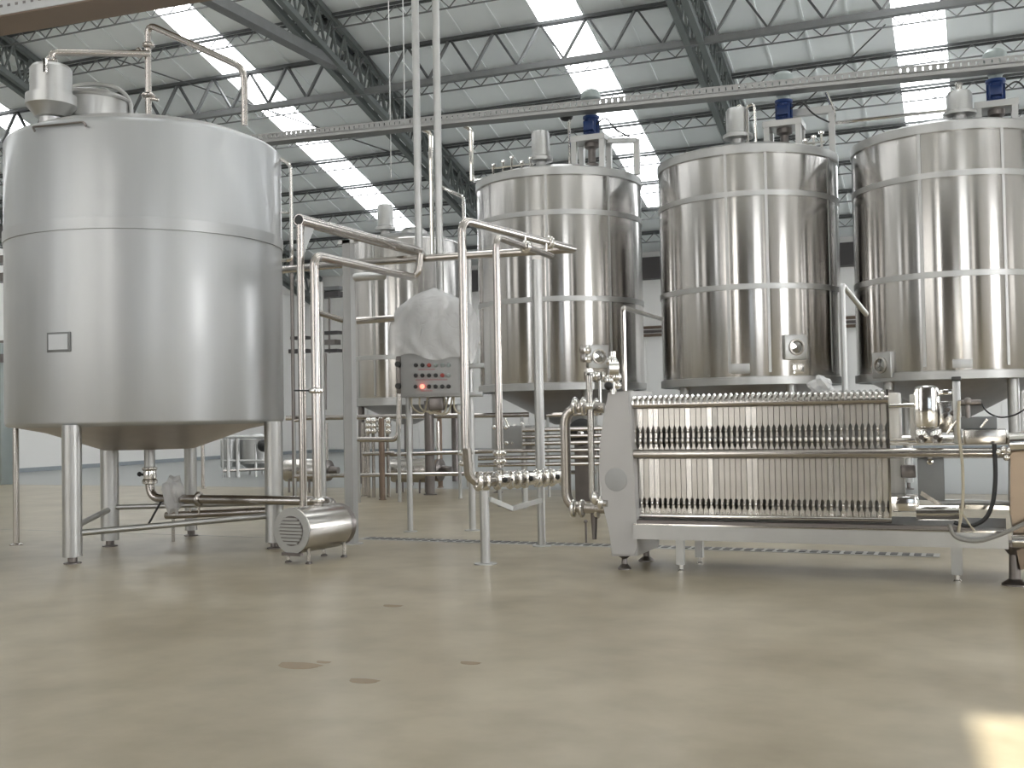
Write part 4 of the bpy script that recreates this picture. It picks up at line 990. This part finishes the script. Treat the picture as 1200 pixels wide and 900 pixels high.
# ------------------------------------------------------------------ background pipework and pumps
def bg_pump(px, py, z, L_, r, lab, flip=1):
    p = P(px, py, z); p.z = 0; ax_ = Vector((1, 0, 0))
    t = thing('background_pump', lab, 'pump', p, 'drum pumps in the background')
    c = p+ZA*.42
    MB().lathe([(r*.9,-.01),(r,0),(r,L_*.62),(r*.95,L_*.65)], c, 28, ax_).build('motor_cover', 'steel', t)
    MB().lathe([(r*.5,L_*.62),(r*.55,L_*.72),(r*.9,L_*.74),(r*.9,L_*.82),(r*.4,L_*.85),(r*.3,L_)], c, 24, ax_).build('pump_head', 'dark_steel', t)
    MB().ring(c+ax_*L_*.78, r*.85, .02, ax_).build('clamp_ring', 'copper', t)
    for u in (.1, .5):
        for s_ in (-.12, .12): MB().cyl(p+ax_*L_*u+Vector((0,s_,0)), p+ax_*L_*u+Vector((0,s_,.30)), .02, seg=8).build('leg', 'dark_steel', t)
    MB().cyl(c+ax_*L_*.78, c+ax_*L_*.78+ZA*.9, .035, seg=10).build('discharge', 'pipe', t)
bg_pump(337, 566, 21.5, 1.15, .22, 'distant drum pump seen just right of the matte tank')
bg_pump(462, 568, 20.8, 1.2, .23, 'distant drum pump below the control cabinet')
def hpipe(pix, z, r, lab, mat='pipe', grp='background pipes', sup=True):
    pts = [P(a_, b_, z) for a_, b_ in pix]
    t = thing('background_pipe', lab, 'pipe', pts[0], grp)
    MB().tube(pts, r, bend=.12, seg=10).build('pipe', mat, t)
    if sup:
        for q_ in (pts[0].lerp(pts[-1], .03), pts[0].lerp(pts[-1], .97)): MB().cyl((q_.x, q_.y, 0), q_, r*.7, seg=8).build('leg', 'satin', t)
hpipe([(335,490),(620,486)], 20.2, .045, 'long pipe running low across the background behind the cabinet posts')
hpipe([(345,573-80),(352,492)], 20.0, .03, 'stub pipe beside the matte tank in the background', sup=True)
hpipe([(418,515),(463,515),(467,508),(468,460)], 18.5, .045, 'short bright pipe with an upturned end left of the cabinet')
hpipe([(345,558),(700,553)], 19.3, .035, 'lowest background pipe close to the floor joint')
hpipe([(450,533),(640,527)], 19.8, .035, 'background pipe at knee height behind the cabinet')
hpipe([(640,487),(700,484)], 19.0, .035, 'upper background pipe between post and press head')
for k, (py, rr) in enumerate(((503,.035),(511,.03),(519,.035),(528,.03),(536,.035),(544,.03))):
    hpipe([(560 if k > 2 else 612,py+1),(706,py-1)], 16.6, rr, 'background pipe of the ladder-like stack left of the press, %s from the top' % ordn[k], sup=False, grp='stacked pipes left of the press')
t = thing('pipe_stand', 'pair of slim uprights holding the stacked pipes left of the press', 'stand', P(612, 560, 16.7))
for px in (614, 703):
    a, b = V(px, 560, 498, 16.68); a.z = 0; MB().cyl(a, b, .03).build('upright', 'satin', t)
for px, py0, py1, z, r, lab in ((299,556,470,21,.04,'a'),(345,560,270,20,.035,'slim background upright right of the matte tank'),(379,560,330,19,.05,'broad background upright left of the square post'),(393,480,400,22,.03,'b'),(427,556,495,20,.05,'dark upright stub of the background valve rack'),(448,556,490,19,.05,'brown upright pipe left of the cabinet post'),(504,560,470,20,.09,'dark thick leg behind the cabinet'),(516,556,480,22,.05,'brown background leg below the cabinet'),(539,545,480,19,.03,'slim upright right of the cabinet legs'),(238,563,510,23,.04,'slim background post framed under the matte tank')):
    if len(lab) < 2: continue
    a, b = V(px, py0, py1, z); a.z = 0
    mb = MB().cyl(a, b, r, seg=12); foot(mb, a, r*.9, .04)
    tag(mb.build('background_post', random.choice(('satin','pipe','dark_steel')) if px not in (448,516) else 'copper'), lab, 'post', 'posts in the background')
# valve rack with handles, left of cabinet
t = thing('valve_rack', 'background rack of small shiny valves left of the cabinet post', 'valves', P(440, 520, 19.6))
for px in (432, 438, 446, 455):
    a, b = V(px, 556, 490, 19.6); a.z = 0; MB().cyl(a, b, .03, seg=8).build('stem', 'pipe', t)
    mb = MB()
    for py in (493, 499, 505): mb.ball(P(px, py, 19.55), .06)
    mb.build_each('valve', 'bright', t)
MB().tube([P(425, 532, 19.5), P(462, 531, 19.5)], .035).build('header', 'pipe', t)
# box with gauges on pipe stand, right of risers
t = thing('valve_box', 'grey steel valve box behind the inner riser pipe', 'box', P(575, 530, 17.0))
a = P(576, 530, 17.0); b = P(622, 498, 17.0)
MB().bevel_box((a.x, a.y, a.z), (a.x+(b-a).length*.92, a.y+.35, b.z), .02).build('body', 'grey_paint', t)
for dx in (.06, .5): MB().cyl((a.x+dx, a.y+.15, 0), (a.x+dx, a.y+.15, a.z+.02), .03).build('leg', 'satin', t)
mb = MB()
for px, py in ((580,501),(587,496),(593,501),(603,500),(612,497),(617,503),(594,519),(601,519),(610,518)): mb.ball(P(px, py, 16.9), .038)
mb.cyl(P(596,500,16.9), P(592,490,16.9), .015); mb.cyl(P(611,500,16.9), P(612,514,16.9), .03)
mb.build_each('fitting', 'bright', t)
# black motor behind the loop
t = thing('black_motor', 'black round motor behind the pipe loop left of the press', 'motor', P(682, 520, 18.0))
c = P(682, 506, 18.0); MB().lathe([(.16,-.2),(.22,-.18),(.22,.15),(.14,.2)], c, 20, (.3,-1,0)).build('body', 'black', t)
MB().lathe([(.07,0),(.05,.05),(.01,.07)], c+Vector((.05,-.22,-.02)), 14, (.3,-1,0), cap1=False).build('hub', 'bright', t)
c2 = P(688, 530, 18.0); MB().lathe([(.12,-.2),(.16,-.18),(.16,.15),(.1,.2)], c2, 18, (.3,-1,0)).build('gearbox', 'dark_steel', t)
MB().box((c.x-.1, c.y-.1, 0), (c.x+.16, c.y+.12, c.z-.15)).build('pedestal', 'dark_steel', t, smooth=0)
# frames far behind under the matte tank
t = thing('process_skid', 'distant steel process skid seen under the matte tank', 'skid', P(290, 560, 27))
z_ = 27.5
for px in (262, 268, 279, 300, 316, 325):
    a, b = V(px, 558, 512 if px not in (300,) else 520, z_); a.z = 0; MB().cyl(a, b, .055 if px in (268, 279) else .03, seg=8).build('upright', 'satin', t)
MB().cyl(P(255, 512, z_), P(325, 512, z_), .04).build('rail', 'satin', t)
MB().cyl(P(262, 540, z_), P(322, 540, z_), .03).build('rail', 'satin', t)
MB().cyl(P(262, 552, z_), P(322, 549, z_), .04).build('rail', 'pipe', t)
a = P(258, 548, 28.3); b = P(272, 515, 28.3); MB().bevel_box((a.x, a.y, a.z), (a.x+.35, a.y+.3, b.z), .03).build('cabinet', 'satin', t)
a = P(283, 545, 28.6); c = P(300, 530, 28.6)
MB().lathe([(.25,.0),(.42,.12),(.42,.75),(.3,.86),(.05,.9)], (c.x, c.y, c.z-.4), 24).build('vessel', 'satin', t)
MB().ball(P(309, 522, 27.4), .16).build('motor', 'black', t)
for q_ in ((c.x-.2, c.y), (c.x+.2, c.y)): MB().cyl((q_[0], q_[1], 0), (q_[0], q_[1], c.z-.3), .03).build('leg', 'satin', t)
# horizontal pipe stub right of the square post and small things beside
hpipe([(418,376),(462,373)], 13.2, .042, 'short horizontal pipe between square post and cabinet at head height', sup=False)
hpipe([(372,366),(404,376)], 15.5, .04, 'slanting short pipe left of the square post')
t = thing('back_wall_equipment', 'dark hung equipment and ducts on the far wall between pump pipes', 'duct', P(385, 405, 42))
for x0, y0, x1, y1, mt_ in ((376,388,400,392,'dark_beam'),(378,398,396,404,'dark_steel'),(380,409,398,413,'dark_beam'),(340,394,362,398,'dark_beam'),(338,409,362,414,'dark_beam'),(372,342,402,349,'dark_beam'),(376,336,402,341,'galv')):
    a = P(x0, y1, 42); b = P(x1, y0, 42); MB().box((a.x, a.y, a.z), (a.x+(x1-x0)*42/FPX*.95, a.y+.4, b.z)).build('duct', mt_, t, smooth=0)
MB().cyl(P(381, 414, 42), P(381, 480, 42), .07).build('hanger', 'dark_steel', t); MB().cyl(P(386, 414, 42), P(386, 345, 42), .04).build('hanger', 'dark_steel', t)
# bits left of the matte tank
t = thing('wall_cabinet', 'dark tall cabinet at the far left edge behind the matte tank', 'cabinet', P(2, 490, 26))
a = P(-14, 560, 26); MB().bevel_box((a.x, a.y, 0), (a.x+.42, a.y+.4, P(4,402,26).z), .02).build('body', 'motor_cap', t)
MB().box((a.x-.1, a.y-.02, P(4,425,26).z), (a.x+.46, a.y+.42, P(4,415,26).z)).build('band', 'dark_steel', t, smooth=0)
for (py0, py1, m_, lb) in ((268, 284, 'dark_beam', 'dark duct crossing the left edge behind the matte tank'), (302, 312, 'dark_steel', 'second duct below at the left edge'), (322, 333, 'dark_steel', 'lowest duct at the left edge'), (400, 414, 'dark_steel', 'dark rail at chest level at the left edge')):
    a = P(-40, py1, 27); b = P(30, py0, 27); mb = MB().box((a.x, a.y, a.z), (a.x+1.6, a.y+.3, b.z)); tag(mb.build('wall_duct', m_, smooth=0), lb, 'duct')
# white column strip between tanks (part of back rack)
a, b = V(795, 458, 270, 24)
